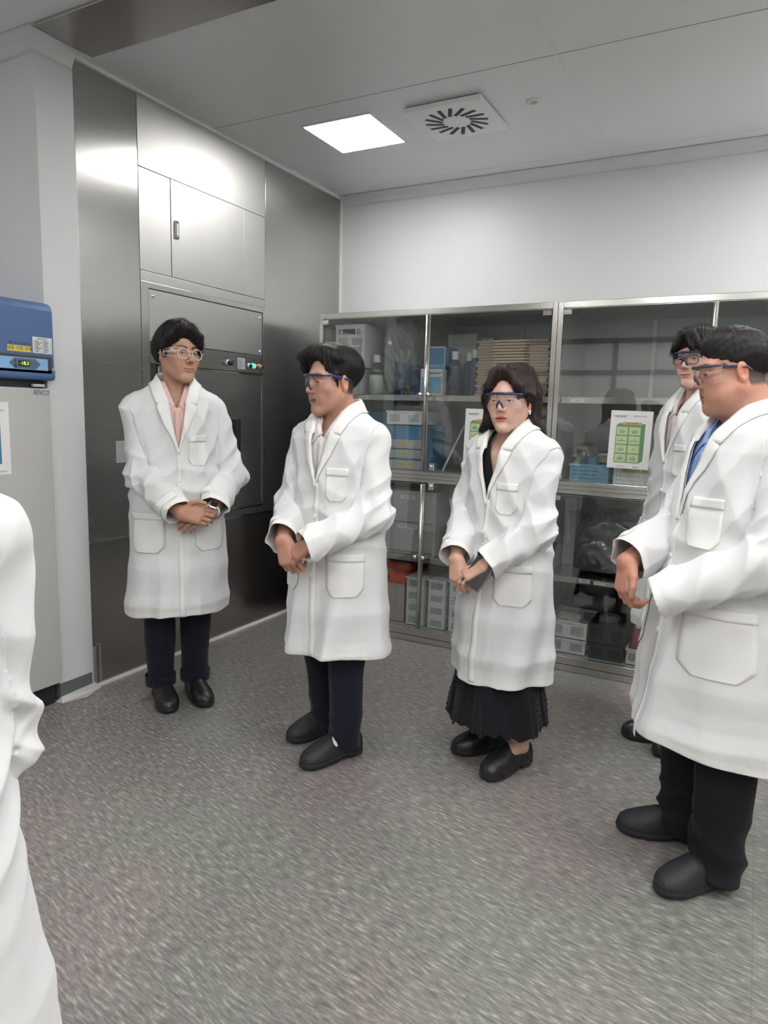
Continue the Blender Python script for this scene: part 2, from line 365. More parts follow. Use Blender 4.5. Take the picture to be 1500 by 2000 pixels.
# swirl air diffuser
dv = empty('air_diffuser', (1.303, -.975, H)); tag(dv, 'square white ceiling air diffuser with a ring of dark slots', 'air vent')
fp = MB().box((-.205, -.205, -.030), (.205, .205, -.006)).build('face_plate', M['vplate'], dv, .004)
sl = MB()
for k in range(16):
    a = 2*PI*k/16; T = Matrix.Rotation(a, 4, 'Z') @ Matrix.Translation((.118, .012, -.0302)) @ Matrix.Rotation(math.radians(24), 4, 'Z')
    sl.box((-.050, -.0105, -.0006), (.046, .0105, .001), T)
sl.build('slot', M['vent'], dv)
MB().lathe([(0, -.0325), (.006, -.032), (.008, -.030)], n=12).build('centre_screw', M['chrome'], dv)
sp = empty('sprinkler', (1.71, -.98, H)); tag(sp, 'small round white sprinkler head in the ceiling beside the diffuser', 'sprinkler')
MB().lathe([(.040, 0), (.040, -.004), (.026, -.008), (.014, -.006), (.013, 0)], n=28).build('escutcheon', M['white'], sp)
MB().lathe([(0, -.014), (.006, -.013), (.007, 0)], n=12).box((-.011, -.002, -.016), (.011, .002, -.013)).build('nozzle', M['steel_in'], sp)

# ------------------------------------------------------------------ upright freezer at the left edge
FX, FYC = .026, -2.86
FZ = empty('laboratory_freezer', (-.36, FYC, 0)); tag(FZ, 'grey upright laboratory freezer with blue top and display at left edge', 'freezer')
def fp_(mb, name, m, bv=0.): o = mb.build(name, m, FZ, bv); o.location = (.36, -FYC, 0); return o
fy0, fy1 = -3.24, -2.458
fp_(MB().box((-.76, fy0, .09), (FX-.045, fy1, 1.485)), 'body', M['fridge_door'], .008)
fd = fp_(MB().box((FX-.045, fy0, .10), (FX, fy1, 1.467)), 'door', M['fridge_door'], .006)
prof = [(-.76, 1.498), (-.03, 1.498), (FX+.014, 1.503), (FX+.022, 1.515), (FX+.022, 1.545), (FX+.016, 1.556), (FX+.016, 1.800), (FX+.008, 1.822), (FX-.012, 1.834), (-.76, 1.85)]
mb = MB(); n = len(prof)
mb._add([(x, fy0, z) for x, z in prof]+[(x, fy1+.016, z) for x, z in prof], [tuple(range(n)), tuple(range(2*n-1, n-1, -1))]+[(i, i+n, (i+1) % n+n, (i+1) % n) for i in range(n)])
fp_(mb, 'header', M['fridge_blue'], .006)
fp_(MB().box((-.72, fy0+.01, 1.465), (FX-.02, fy1-.012, 1.500)), 'gasket', M['dark'])
fp_(MB().box((FX-.01, fy1-.085, 1.472), (FX+.008, fy1-.03, 1.484)), 'hinge', M['steel_in'], .002)
SX = FX+.016
fp_(MB().box((SX-.001, fy0, 1.528), (SX+.006, fy1+.0, 1.606)), 'display_surround', M['gasket'], .005)
fp_(MB().box((SX+.004, fy0, 1.542), (SX+.0075, fy1-.022, 1.592)), 'display_panel', M['fridge_lite'], .004)
yc = -2.590; zc_ = 1.567; hw_ = .022
fp_(MB().quad(*[(SX+.0078, yc+dy, zc_+dz) for dy, dz in ((-.072, 0), (-.048, hw_), (.050, hw_), (.074, 0), (.050, -hw_), (-.048, -hw_))]), 'display_plate', M['fridge_hex'])
fp_(MB().box((SX+.008, yc-.030, zc_-.012), (SX+.0092, yc+.022, zc_+.013)), 'display_window', M['dark'], .001)
def ft(name, body, size, m, y, z, x, **k): return text(name, body, size, m, FZ, (.36+x, y-FYC, z), (PI/2, 0, PI/2), **k)
ft('display_digits', '-18.3', .020, M['led'], yc-.003, zc_+.0005, SX+.0097)
fp_(MB().box((SX+.0079, yc-.046, zc_-.014), (SX+.0085, yc-.041, zc_+.015)).box((SX+.0079, yc-.050, zc_-.018), (SX+.0085, yc-.037, zc_-.010)), 'thermometer_mark', M['ink'])
ft('brand_lettering', 'REVCO', .030, mat('logo_blue', (.09, .09, .22), .5), -2.502, 1.447, FX+.0008, shear=.22, sx=.80)
lb = tag(MB().box((SX, -2.662, 1.616), (SX+.001, -2.553, 1.641)).build('name_label', M['yellow']), 'yellow label with Korean words on the blue freezer header', 'label')
text('label_lettering', '냉동 시험 검체', .0185, M['ink'], lb, (SX+.0014, -2.607, 1.629), (PI/2, 0, PI/2))
ft('header_lettering', '시험 1동-14 (-35℃)', .013, M['ink'], -2.607, 1.650, SX+.0004)
cd_ = tag(MB().box((SX, -2.545, 1.616), (SX+.0012, -2.452, 1.684)).build('data_card', M['paper']), 'white printed data card on the blue freezer header', 'card')
mb = MB()
for i in range(8): mb.box((SX+.0012, -2.540, 1.620+i*.0072), (SX+.0015, -2.457, 1.6209+i*.0072))
for y in (-2.540, -2.500, -2.4575): mb.box((SX+.0012, y-.0005, 1.620), (SX+.0015, y+.0005, 1.6705))
for i in range(7): mb.box((SX+.0012, -2.535, 1.6225+i*.0072), (SX+.0015, -2.518+.007*(i % 3), 1.6250+i*.0072)); mb.box((SX+.0012, -2.494, 1.6225+i*.0072), (SX+.0015, -2.475+.006*(i % 2), 1.6250+i*.0072))
mb.build('card_print', M['ink'], cd_)
text('card_heading', 'FREEZER 냉동고', .0075, M['ink'], cd_, (SX+.0016, -2.498, 1.677), (PI/2, 0, PI/2))
nt = tag(MB().box((FX, -2.87, 1.10), (FX+.001, -2.660, 1.403)).build('door_notice', M['paper']), 'white notice with a blue panel on the grey freezer door', 'poster')
MB().box((FX+.001, -2.86, 1.145), (FX+.0013, -2.700, 1.345)).build('notice_panel', mat('notice_blue', (.04, .20, .33), .5), nt)
text('notice_lettering', '시약 배치표 (CC)', .010, M['ink'], nt, (FX+.0014, -2.715, 1.368), (PI/2, 0, PI/2))
text('notice_footer', '(주) 연구동 관리', .006, M['ink'], nt, (FX+.0014, -2.700, 1.112), (PI/2, 0, PI/2))
fp_(MB().box((-.72, fy0+.02, 0), (FX-.03, fy1-.02, .10)), 'plinth', M['dark'])
# ------------------------------------------------------------------ glass fronted steel cabinets
M['steel_back'] = mat('cabinet_back_steel', (.34, .36, .36), .35, .6)
FY = -.763; CD = .70; TOP = 2.0
def handle(x, z0, z1, parent):
    o = MB().tube([(x, FY-.014, z0), (x, FY-.014, z1)], .0085, 12).build('pull_bar', M['steel_c'], parent); o['label'] = 'bright vertical tube pull'; return o
def cabinet(x0, lab, lean=0):
    x1 = x0+1.5; r = empty('glass_cabinet', (0, 0, 0)); tag(r, lab, 'cabinet', 'steel and glass cabinets along the back wall')
    yb = FY+CD
    f = MB()
    f.box((x0, FY, 0), (x0+.028, FY+.03, TOP)).box((x1-.028, FY, 0), (x1, FY+.03, TOP)).box((x0+.028, FY, TOP-.034), (x1-.028, FY+.03, TOP))
    f.box((x0+.028, FY, .99), (x1-.028, FY+.03, 1.058)).box((x0+.028, FY+.004, .0), (x1-.028, FY+.03, .04)).box((x0+.028, FY, .04), (x1-.028, FY+.03, .085))
    f.build('front_frame', M['steel_c'], r, .0025)
    for z_f in (.0385, 1.012, 1.034): MB().box((x0+.028, FY-.0012, z_f), (x1-.028, FY+.001, z_f+.0016)).build('fold_line', M['groove'], r)
    for xs in (x0, x1-.004): MB().box((xs, FY+.03, 0), (xs+.004, yb, TOP)).build('side_panel', M['steel_in'], r)
    MB().box((x0, yb-.003, 0), (x1, yb, TOP)).build('back_panel', M['steel_back'], r)
    MB().box((x0, FY+.03, TOP-.02), (x1, yb, TOP)).build('top_panel', M['steel_in'], r)
    MB().box((x0, FY+.03, .06), (x1, yb, .083)).build('bottom_panel', M['steel_in'], r)
    MB().box((x0+.004, FY+.03, 1.03), (x1-.004, yb, 1.05)).build('middle_panel', M['steel_in'], r)
    for z in (1.508, .527):
        MB().box((x0+.006, FY+.055, z-.02), (x1-.006, yb-.01, z)).box((x0+.006, FY+.05, z-.034), (x1-.006, FY+.055, z)).build('shelf', M['steel_c'], r, .001)
    mb = MB()
    for x in (x0+.40, x0+1.1): mb.box((x-.012, yb-.018, .09), (x+.012, yb-.003, 1.98))
    mb.build('shelf_track', M['steel_in'], r)
    xm = x0+.75
    for k, (a, b) in enumerate(((x0+.030, xm-.003), (xm+.003, x1-.030))):
        for z0, z1 in ((1.064, 1.962), (.09, .984)):
            d = MB().box((a, FY-.006, z0), (b, FY-.001, z1)).build('glass_door', M['glass'], r)
            t = .0018
            for ze in (z0-t, z1): MB().box((a, FY-.0066, ze), (b, FY-.0004, ze+t)).build('door_edge', M['steel_c'], d)
            hx = a if k == 0 else b-.045
            for hz in ((z0+.003, z0+.028), (z1-.032, z1-.004)):
                MB().box((hx, FY-.012, hz[0]), (hx+.045, FY-.0062, hz[1])).build('hinge_clamp', M['chrome'], d, .004)
            xx = xm-.010 if k == 0 else xm+.010
            kz = z0+.445 if z0 > 1 else z0+.45
            MB().lathe([(0, .030), (.009, .028), (.013, .022), (.011, .014), (.006, .010), (.007, 0)], n=16, T=Matrix.Translation((xx+(-.016 if k == 0 else .016), FY-.006, kz)) @ Matrix.Rotation(PI/2, 4, 'X')).build('door_knob', M['chrome'], d)
            if k == 0: handle(xm, z0+.002, z1-.002, d)
            else: MB().box((xm-.001, FY-.0045, z0), (xm+.018, FY-.001, z1)).build('meeting_strip', M['steel_c'], d)
    for z in (1.068, .952):
        MB().box((xm+.045, FY-.022, z), (xm+.078, FY-.005, z+.045)).lathe([(.013, 0), (.013, .006), (.009, .010), (0, .010)], n=16, T=Matrix.Translation((xm+.0615, FY-.022, z+.022)) @ Matrix.Rotation(PI/2, 4, 'X')).build('door_lock', M['chrome'], r, .003)
    return r
cab1 = cabinet(.33, 'left steel cabinet with glass doors, full of boxes, behind the bob haired woman')
cab2 = cabinet(1.832, 'right steel cabinet with mostly empty top shelf, behind the two men on the right')
cab3 = cabinet(3.334, 'steel cabinet past the right edge of the picture')
YI = FY+.06      # front line of what stands on the shelves
ZS = {0: .083, 1: .527, 2: 1.05, 3: 1.508}

P_ = {'bw': mat('basket_white', (.80, .82, .81), .45), 'bb': mat('basket_blue', (.20, .42, .58), .45), 'bk': mat('basket_dark', (.03, .033, .045), .45),
 'blue': mat('bin_blue', (.07, .24, .44), .45), 'gray': mat('drawer_grey', (.44, .46, .46), .5), 'gray2': mat('box_grey', (.48, .48, .47), .6), 'card': mat('brown_card', (.36, .28, .22), .7),
 'cardl': mat('light_card', (.60, .47, .36), .7), 'oran': mat('orange_lid', (.70, .10, .04), .4), 'bott': mat('bottle_blue', (.06, .09, .14), .25), 'cap': mat('cap_white', (.75, .76, .76), .4),
 'kit': mat('kit_blue', (.06, .22, .45), .5), 'kitl': mat('kit_cyan', (.25, .50, .66), .5), 'pur': mat('purple_box', (.07, .04, .14), .5), 'cloth': mat('dark_cloth', (.05, .055, .07), .9),
 'crate': mat('crate_frosted', (.60, .50, .45), .4), 'pink': mat('pink_bottle', (.45, .06, .10), .4), 'grn': mat('poster_green', (.19, .36, .18), .6), 'grnl': mat('poster_pale_green', (.50, .62, .36), .6),
 'gold': mat('poster_gold', (.62, .42, .12), .6), 'bag': mat('rolled_bag', (.42, .44, .43), .5), 'liq': mat('white_powder', (.62, .68, .64), .6)}
def put(o, lab, cat, group=None): return tag(o, lab, cat, group)
def slot_front(mb, x0, x1, z0, z1, y, bands, t=.0025):
    """a wall facing the room whose bands are cut by upright slots"""
    z = z0
    for (a, b, slots) in bands:
        if a > z: mb.box((x0, y, z), (x1, y+t, a))
        x = x0
        for (s0, s1) in slots: mb.box((x, y, a), (s0, y+t, b)); x = s1
        mb.box((x, y, a), (x1, y+t, b)); z = b
    mb.box((x0, y, z), (x1, y+t, z1))
def slots_in(x0, x1, n, w=.5):
    st = (x1-x0)/n; return [(x0+st*(i+.5-w/2), x0+st*(i+.5+w/2)) for i in range(n)]
def basket(x0, x1, z0, h, d, lab, m='bw', rows=1, two=True, y=None, name='slotted_basket', cat='basket', group=None, n=8, dots=(), lid=False, rim=True):
    y = YI if y is None else y; mb = MB(); w = x1-x0; rh = h/rows; bands = []
    for r in range(rows):
        a = z0+r*rh+rh*.22; b = z0+r*rh+rh*.74
        if r in dots:
            for q in range(3):
                zz = a+(b-a)*q/2.6; bands.append((zz, zz+.007, slots_in(x0+.012, x1-.012, max(4, int(w/.017)), .4)))
        elif two: bands.append((a, b, slots_in(x0+w*.06, x0+w*.38, n)+slots_in(x0+w*.60, x0+w*.93, n)))
        else: bands.append((a, b, slots_in(x0+w*.14, x0+w*.86, n)))
    slot_front(mb, x0, x1, z0, z0+h, y, bands)
    slot_front(mb, x0, x1, z0, z0+h, y+d, bands)
    # side walls with the same slots
    sb = MB(); k0 = len(mb.v)
    slot_front(sb, y+.0025, y+d, z0, z0+h, 0, [(a, b, slots_in(y+.02, y+d-.02, 12)) for a, b, _ in bands if len(bands) <= 4 or True])
    for X in (x0, x1-.0025):
        mb._add([(X+v[1], v[0], v[2]) for v in sb.v], sb.f)
    mb.box((x0, y, z0), (x1, y+d, z0+.004))
    if lid: mb.box((x0-.001, y-.001, z0+h-.004), (x1+.001, y+d, z0+h))
    if rim:
        e = .006; mb.box((x0-e, y-e, z0+h-.010), (x1+e, y, z0+h)).box((x0-e, y+d, z0+h-.010), (x1+e, y+d+e, z0+h)).box((x0-e, y, z0+h-.010), (x0, y+d, z0+h)).box((x1, y, z0+h-.010), (x1+e, y+d, z0+h))
    o = mb.build(name, P_[m]); put(o, lab, cat, group); return o
def label_on(par, x, z, w, h, y, body, m='yellow', size=None):
    l = MB().box((x-w/2, y-.0012, z-h/2), (x+w/2, y, z+h/2)).build('label_strip', M[m], par)
    text('lettering', body, size or h*.72, M['ink'], l, (x, y-.0016, z), (PI/2, 0, 0)); return l
def strip(x, z, body, lab, w=.07, h=.02):
    l = tag(MB().box((x-w/2, FY+.0465, z-h/2), (x+w/2, FY+.0485, z+h/2)).build('shelf_label', M['paper']), lab, 'label'); text('lettering', body, h*.55, M['ink'], l, (x, FY+.046, z), (PI/2, 0, 0))

# upper shelf, left cabinet
z3 = ZS[3]
put(MB().box((.42, YI, z3), (.61, YI+.3, z3+.16)).build('grey_carton', P_['gray2'], None, .003), 'grey box under the white slotted basket, top shelf of left cabinet', 'box')
b_ = MB(); x0, x1, zz = .415, .625, z3+.163
bd = [(zz+.03+.055*q, zz+.073+.055*q, slots_in(x0+.02, x0+.085, 6)+slots_in(x0+.118, x0+.19, 7)) for q in range(3)]+[(zz+.205, zz+.238, [(x0+.02, x0+.026), (x0+.03, x0+.036), (x0+.05, x0+.14), (x0+.155, x0+.161), (x0+.17, x0+.176)])]
slot_front(b_, x0, x1, zz, zz+.26, YI, bd); b_.box((x0, YI+.003, zz), (x0+.003, YI+.3, zz+.26)).box((x1-.003, YI+.003, zz), (x1, YI+.3, zz+.26)).box((x0, YI+.3, zz), (x1, YI+.303, zz+.26)).box((x0-.004, YI-.003, zz+.255), (x1+.004, YI+.306, zz+.265)).box((x0, YI, zz), (x1, YI+.3, zz+.004))
put(b_.build('slotted_basket', P_['bw'], None, .001), 'tall white slotted basket at top left of the left cabinet', 'basket')
def bottle(x, y, z, r, h, m, lab, capm='cap', fill=None, group=None):
    o = empty('reagent_bottle', (x, y, z)); tag(o, lab, 'bottle', group)
    MB().lathe([(0, 0), (r, .002), (r, h*.62), (r*.92, h*.70), (r*.45, h*.82), (r*.42, h*.86)], n=28).build('bottle_body', m, o)
    if fill: MB().lathe([(0, .003), (r-.002, .004), (r-.002, h*fill), (0, h*fill)], n=28).build('contents', P_['liq'], o)
    MB().lathe([(r*.50, h*.83), (r*.52, h), (r*.48, h+.004), (0, h+.005)], n=24).build('cap', P_[capm], o)
bottle(.685, YI+.06, z3, .052, .24, M['film'], 'clear bottle of white powder with white cap, left of the plastic bag', fill=.5)
bq = 'three blue bottles with white caps'
bottle(1.195, YI+.09, z3, .042, .255, P_['bott'], 'blue bottle with white cap, left of the three beside the brown trays', group=bq)
bottle(1.262, YI+.16, z3, .040, .25, P_['bott'], 'blue bottle with white cap, middle of the three beside the brown trays', group=bq)
bottle(1.318, YI+.10, z3, .036, .265, P_['bott'], 'blue bottle with white cap, touching the brown trays', group=bq)
def blob(name, c, sz, m, lab, cat, seed=1, sub=5, amp=.14, fr=9., group=None):
    bm = bmesh.new(); bmesh.ops.create_icosphere(bm, subdivisions=sub, radius=1)
    from mathutils import noise
    for v in bm.verts:
        p = v.co.copy(); q = Vector((max(-.8, min(.8, p.x)), max(-.8, min(.8, p.y)), max(-.75, min(.8, p.z))))
        n_ = 1-abs(noise.noise(p*fr*.25+Vector((seed*3.1, 0, 0)))); n2 = 1-abs(noise.noise(p*fr*.7+Vector((0, seed, 0))))
        q *= 1+amp*(n_-.6)*1.4+amp*.5*(n2-.6)
        v.co = Vector((q.x*sz[0], q.y*sz[1], q.z*sz[2]))
    zm = min(v.co.z for v in bm.verts)
    for v in bm.verts: v.co.z -= zm
    me = bpy.data.meshes.new(name); bm.to_mesh(me); bm.free()
    for p_ in me.polygons: p_.use_smooth = True
    o = bpy.data.objects.new(name, me); C.objects.link(o); o.location = c; me.materials.append(m); tag(o, lab, cat, group); return o
filmw = mat('cloudy_plastic_bag', (.30, .33, .32), .16, Transmission_Weight=.55, Specular_IOR_Level=.8)
blob('plastic_bag', (.835, YI+.16, z3), (.13, .16, .26), filmw, 'large clear crumpled plastic bag on the top shelf of left cabinet', 'bag', 3, 5, .22, 13)
def boxthing(a, b, m, lab, name='carton', cat='box', lidm=None, bv=.002, group=None):
    o = MB().box(a, b).build(name, P_[m], None, bv); put(o, lab, cat, group); return o
pb = boxthing((.93, YI+.20, z3), (1.03, YI+.34, z3+.13), 'pur', 'dark purple box beside the plastic bag')
pb2 = boxthing((.925, YI+.21, z3+.131), (1.02, YI+.33, z3+.19), 'gray2', 'small grey box on the dark purple box')
k1 = boxthing((1.005, YI+.02, z3), (1.148, YI+.26, z3+.155), 'gray2', 'white and blue kit carton standing on the top shelf behind the door tube'); k1.data.materials[0] = M['paper']
MB().box((1.012, YI+.018, z3+.012), (1.142, YI+.0201, z3+.108)).build('printed_panel', P_['kitl'], k1)
text('maker_lettering', 'eppendorf', .022, mat('logo_violet', (.07, .03, .22), .5), k1, (1.09, YI+.0185, z3+.131), (PI/2, 0, 0))
text('carton_lettering', 'CAT No.', .014, M['ink'], k1, (1.045, YI+.0165, z3+.066), (PI/2, 0, 0))
k2 = boxthing((1.03, YI+.04, z3+.156), (1.152, YI+.24, z3+.285), 'kit', 'blue kit carton on top of the white and blue one')
MB().box((1.036, YI+.038, z3+.162), (1.146, YI+.0401, z3+.18)).build('printed_panel', P_['kitl'], k2)
MB().box((1.03, YI+.0385, z3+.156), (1.035, YI+.04, z3+.285)).box((1.147, YI+.0385, z3+.156), (1.152, YI+.04, z3+.285)).box((1.03, YI+.0385, z3+.278), (1.152, YI+.04, z3+.285)).build('white_border', M['paper'], k2)
g1 = boxthing((1.06, YI+.30, z3), (1.24, YI+.55, z3+.32), 'gray2', 'grey carton at the back of the top shelf, behind the kit cartons')
g2 = boxthing((1.055, YI+.30, z3+.321), (1.245, YI+.56, z3+.385), 'gray2', 'pale lidded carton on top of the tall grey carton')
g3 = boxthing((1.26, YI+.34, z3), (1.34, YI+.56, z3+.36), 'gray', 'grey carton behind the blue bottles')
# stack of flat brown trays
for i in range(19):
    z = z3+.0165*i; jx = .004*((i*7) % 5-2)
    mb = MB().box((1.36+jx, YI+.02, z), (1.775+jx, YI+.34, z+.0045)).box((1.36+jx, YI+.02, z+.0045), (1.775+jx, YI+.03, z+.0145))
    mb.box((1.36+jx, YI+.33, z+.0045), (1.775+jx, YI+.34, z+.0145)).slot(1).box((1.46+jx, YI+.012, z+.004), (1.66+jx, YI+.024, z+.0125))
    o = mb.build('cardboard_tray', [P_['card'], P_['cardl']]); put(o, 'flat brown cardboard tray, '+(['topmost', 'second', 'third', 'fourth', 'fifth', 'sixth', 'seventh', 'eighth', 'ninth', 'tenth', 'eleventh', 'twelfth', 'thirteenth', 'fourteenth', 'fifteenth', 'sixteenth', 'seventeenth', 'eighteenth', 'bottom'][18-i])+(' one' if i in (0, 18) else ' from the top')+' in the stack behind the woman', 'tray', 'brown trays stacked on the top shelf')
# second shelf of left cabinet
z2 = ZS[2]
def bin_(x0, x1, z0, h, d, y, m, lab, name='storage_bin', cat='bin'):
    t = .004; mb = MB().box((x0, y, z0), (x1, y+d, z0+t)).box((x0, y, z0), (x1, y+t, z0+h)).box((x0, y+d-t, z0), (x1, y+d, z0+h)).box((x0, y, z0), (x0+t, y+d, z0+h)).box((x1-t, y, z0), (x1, y+d, z0+h))
    mb.box((x0-.006, y-.006, z0+h-.008), (x1+.006, y, z0+h)).box((x0-.006, y+d, z0+h-.008), (x1+.006, y+d+.006, z0+h))
    return put(mb.build(name, P_[m], None, .002), lab, cat)
bin_(.40, .80, z2, .36, .3, YI+.26, 'blue', 'dark blue plastic bin behind the shoulder of the man in blue goggles')
dw = empty('drawer_unit', (0, 0, 0)); tag(dw, 'light blue stack of plastic drawers with yellow labels', 'drawer unit')
MB().box((.80, YI+.01, z2+.005), (1.06, YI+.30, z2+.275)).build('housing', P_['blue'], dw, .003)
for i, (t_, zz) in enumerate((('분석용 도구류', .03), ('필터', .095), ('시약스푼', .155))):
    q = MB().box((.808, YI-.002, z2+zz-.02), (1.052, YI+.012, z2+zz+.032)).build('drawer', P_['gray'], dw, .003); q['label'] = 'pale drawer front'
    label_on(q, .925, z2+zz+.008, .10 if i == 0 else (.03 if i == 1 else .06), .022, YI-.003, t_)
basket(.795, 1.03, z2+.277, .085, .25, 'small white slotted basket on the light blue drawers', n=9)
boxthing((.83, YI+.31, z2), (1.04, YI+.55, z2+.40), 'gray', 'grey carton behind the blue drawers')
blob('folded_garment', (1.37, YI+.24, z2), (.10, .2, .13), P_['cloth'], 'dark grey folded cloth bag behind the middle left glass door', 'bag', 8, 4, .2, 8)
blob('hanging_sack', (1.62, YI+.25, z2), (.17, .2, .19), mat('pale_sack', (.34, .35, .33), .7), 'pale grey sack behind the woman on the second shelf', 'sack', 5, 4, .2, 8)
tag(MB().tube([(1.165, YI+.03, z2+.01), (1.225, YI+.30, z2+.36)], .006, 8).build('white_rod', M['white']), 'thin white rod leaning on the second shelf beside the drawers', 'rod')
strip(.63, 1.488, '공용 시약류', 'small white label on the upper shelf edge of left cabinet')
# lower part of left cabinet
z1 = ZS[1]
def drawers(x0, x1, lab, texts, x_text):
    r = empty('grey_drawer_box', (0, 0, 0)); tag(r, lab, 'drawer unit', 'grey drawer boxes in the lower left cabinet')
    MB().box((x0, YI+.02, z1+.0), (x1, YI+.34, z1+.40)).build('housing', P_['gray'], r, .003)
    for k in range(2):
        a = z1+.02+k*.185
        q = MB().box((x0+.015, YI+.012, a), (x1-.015, YI+.021, a+.178)).build('drawer', P_['gray'], r, .0035)
        MB().box((x0+.014, YI+.0195, a-.003), (x1-.014, YI+.0212, a)).build('drawer_gap', M['groove'], q)
        label_on(q, x_text, a+.155, .10 if k else .13, .022, YI+.0115, texts[k], 'paper')
drawers(.50, .765, 'grey two drawer box at the left of the lower left cabinet', ('시약 보관', '여과 용품'), .60)
drawers(.775, 1.135, 'grey two drawer box behind the door tube of the lower left cabinet', ('바이알 뚜껑 시료', '시린지 필터'), .95)
boxthing((.50, YI+.16, z1+.402), (1.02, YI+.33, z1+.46), 'bk', 'long black ribbed box lying on the grey drawer boxes', bv=.001)
bk = boxthing((1.20, YI+.03, z1), (1.42, YI+.30, z1+.105), 'bk', 'black carton with white label beside the grey drawers, lower of two'); label_on(bk, 1.245, z1+.065, .075, .04, YI+.029, 'LOT 24-118', 'paper', .012)
bk = boxthing((1.205, YI+.04, z1+.106), (1.42, YI+.30, z1+.215), 'bk', 'black carton with white label, upper of two'); label_on(bk, 1.255, z1+.15, .085, .042, YI+.039, '시험용 No. 7', 'paper', .012)
tag(MB().tube([(1.265, YI+.038, z1+.19), (1.215, YI+.036, z1+.37)], .0035, 8).build('glass_rod', M['white']), 'thin pale rod leaning above the black cartons', 'rod')
oc = empty('orange_lidded_crate', (0, 0, 0)); tag(oc, 'frosted crate with orange rim and lid at floor level of left cabinet', 'crate')
mb = MB().box((.56, YI+.02, .084), (.945, YI+.03, .345)).box((.56, YI+.02, .084), (.565, YI+.40, .345)).box((.94, YI+.02, .084), (.945, YI+.40, .345)).box((.56, YI+.395, .084), (.945, YI+.40, .345)).box((.56, YI+.02, .084), (.945, YI+.40, .09))
for i in range(14): mb.box((.58+i*.026, YI+.017, .10), (.583+i*.026, YI+.02, .33))
mb.build('tub', P_['crate'], oc, .001)
MB().box((.60, YI+.05, .092), (.70, YI+.3, .27)).build('contents', P_['cardl'], oc); MB().box((.72, YI+.05, .092), (.90, YI+.3, .25)).build('contents', P_['liq'], oc)
MB().box((.552, YI+.012, .335), (.953, YI+.41, .395)).build('rim', P_['oran'], oc, .004)
MB().box((.56, YI+.10, .396), (.945, YI+.40, .45)).build('lid', P_['oran'], oc, .012)
MB().tube([(.79, YI+.011, .372), (.80, YI+.010, .378), (.83, YI+.010, .378), (.84, YI+.011, .370), (.80, YI+.010, .362), (.835, YI+.010, .360)], .003, 6).build('moulded_mark', P_['bott'], oc)
rg = 'tall white slotted basket columns'
basket(.965, 1.085, .084, .31, .34, 'tall white basket column of four slot rows beside the orange crate', rows=4, two=False, n=9, group=rg, lid=True)
basket(1.115, 1.225, .084, .31, .34, 'tall white basket column right of the door tube', rows=4, two=False, n=9, group=rg, lid=True)
basket(1.255, 1.40, .084, .32, .34, 'tall white basket column with one row of round holes, beside the woman', rows=4, two=False, n=10, dots=(2,), group=rg, lid=True)
basket(1.43, 1.74, .084, .15, .34, 'low white slotted basket behind the woman at the cabinet floor', n=9)
boxthing((1.10, YI+.36, .084), (1.42, YI+.55, .43), 'gray', 'grey carton behind the tall white basket columns')
boxthing((.52, YI+.42, .084), (.95, YI+.60, .44), 'bk', 'dark box at the back behind the orange crate')
# right cabinet
bb = basket(1.93, 2.135, z2, .10, .26, 'light blue basket on the second shelf of right cabinet', 'bb', n=1, two=False, rows=1, dots=(0,))
yb_ = basket(1.95, 2.12, z2+.02, .13, .2, 'white slotted basket with yellow label behind the light blue basket', n=9, two=False, y=YI+.29)
label_on(yb_, 2.0, z2+.12, .10, .04, YI+.289, '일회용 피펫')
blob('crumpled_bag', (1.98, YI+.13, z2+.02), (.07, .08, .10), filmw, 'crumpled clear bag lying in the light blue basket', 'bag', 11, 4, .3, 9)
blob('blue_glove', (2.03, YI+.09, z2+.05), (.035, .04, .05), P_['kit'], 'blue crumpled glove in the light blue basket', 'glove', 4, 3, .3, 6)
pc = basket(2.16, 2.42, z2, .115, .30, 'white peg hole crate under the green poster in right cabinet', n=1, two=False, rows=1, dots=(0,), name='peg_hole_crate', cat='crate')
label_on(pc, 2.27, z2+.082, .13, .026, YI-.0005, '시료 보관용 상자')
basket(2.46, 2.80, z2, .14, .3, 'white slotted basket behind the man in back', n=9)
strip(1.95, 1.488, '여유', 'small white label on the upper shelf edge of right cabinet')
blob('wrapped_equipment', (2.16, YI+.28, z1), (.23, .22, .20), mat('dark_film_wrap', (.055, .06, .055), .22, Specular_IOR_Level=.9, Coat_Weight=.6, Coat_Roughness=.08), 'large dark bundle wrapped in shiny crumpled clear plastic', 'bundle', 9, 5, .20, 13)
boxthing((1.845, YI+.30, z1), (1.915, YI+.55, z1+.40), 'gray', 'grey carton at the left of the wrapped bundle')
boxthing((2.45, YI+.10, z1), (2.80, YI+.45, z1+.30), 'gray2', 'grey carton to the right of the wrapped bundle')
strip(2.20, .510, 'Packaging Material', 'long white label on the lower shelf edge of right cabinet', .20, .02)
strip(2.05, .512, '포장재', 'short white label left of the long one on the lower shelf edge', .06, .02)
wg = 'white slotted baskets stacked at the floor of right cabinet'
basket(1.862, 2.075, .084, .085, .34, 'white slotted basket under another at the floor of right cabinet', n=9, group=wg)
basket(1.86, 2.078, .171, .10, .34, 'open white slotted basket on top of another at the floor of right cabinet', n=9, group=wg)
blob('grey_glove_pile', (1.95, YI+.14, .19), (.07, .08, .05), P_['gray'], 'grey crumpled gloves in the upper white basket', 'glove', 6, 4, .3, 6)
for i, (xx, zz) in enumerate(((1.90, .30), (1.90, .36))):
    pass
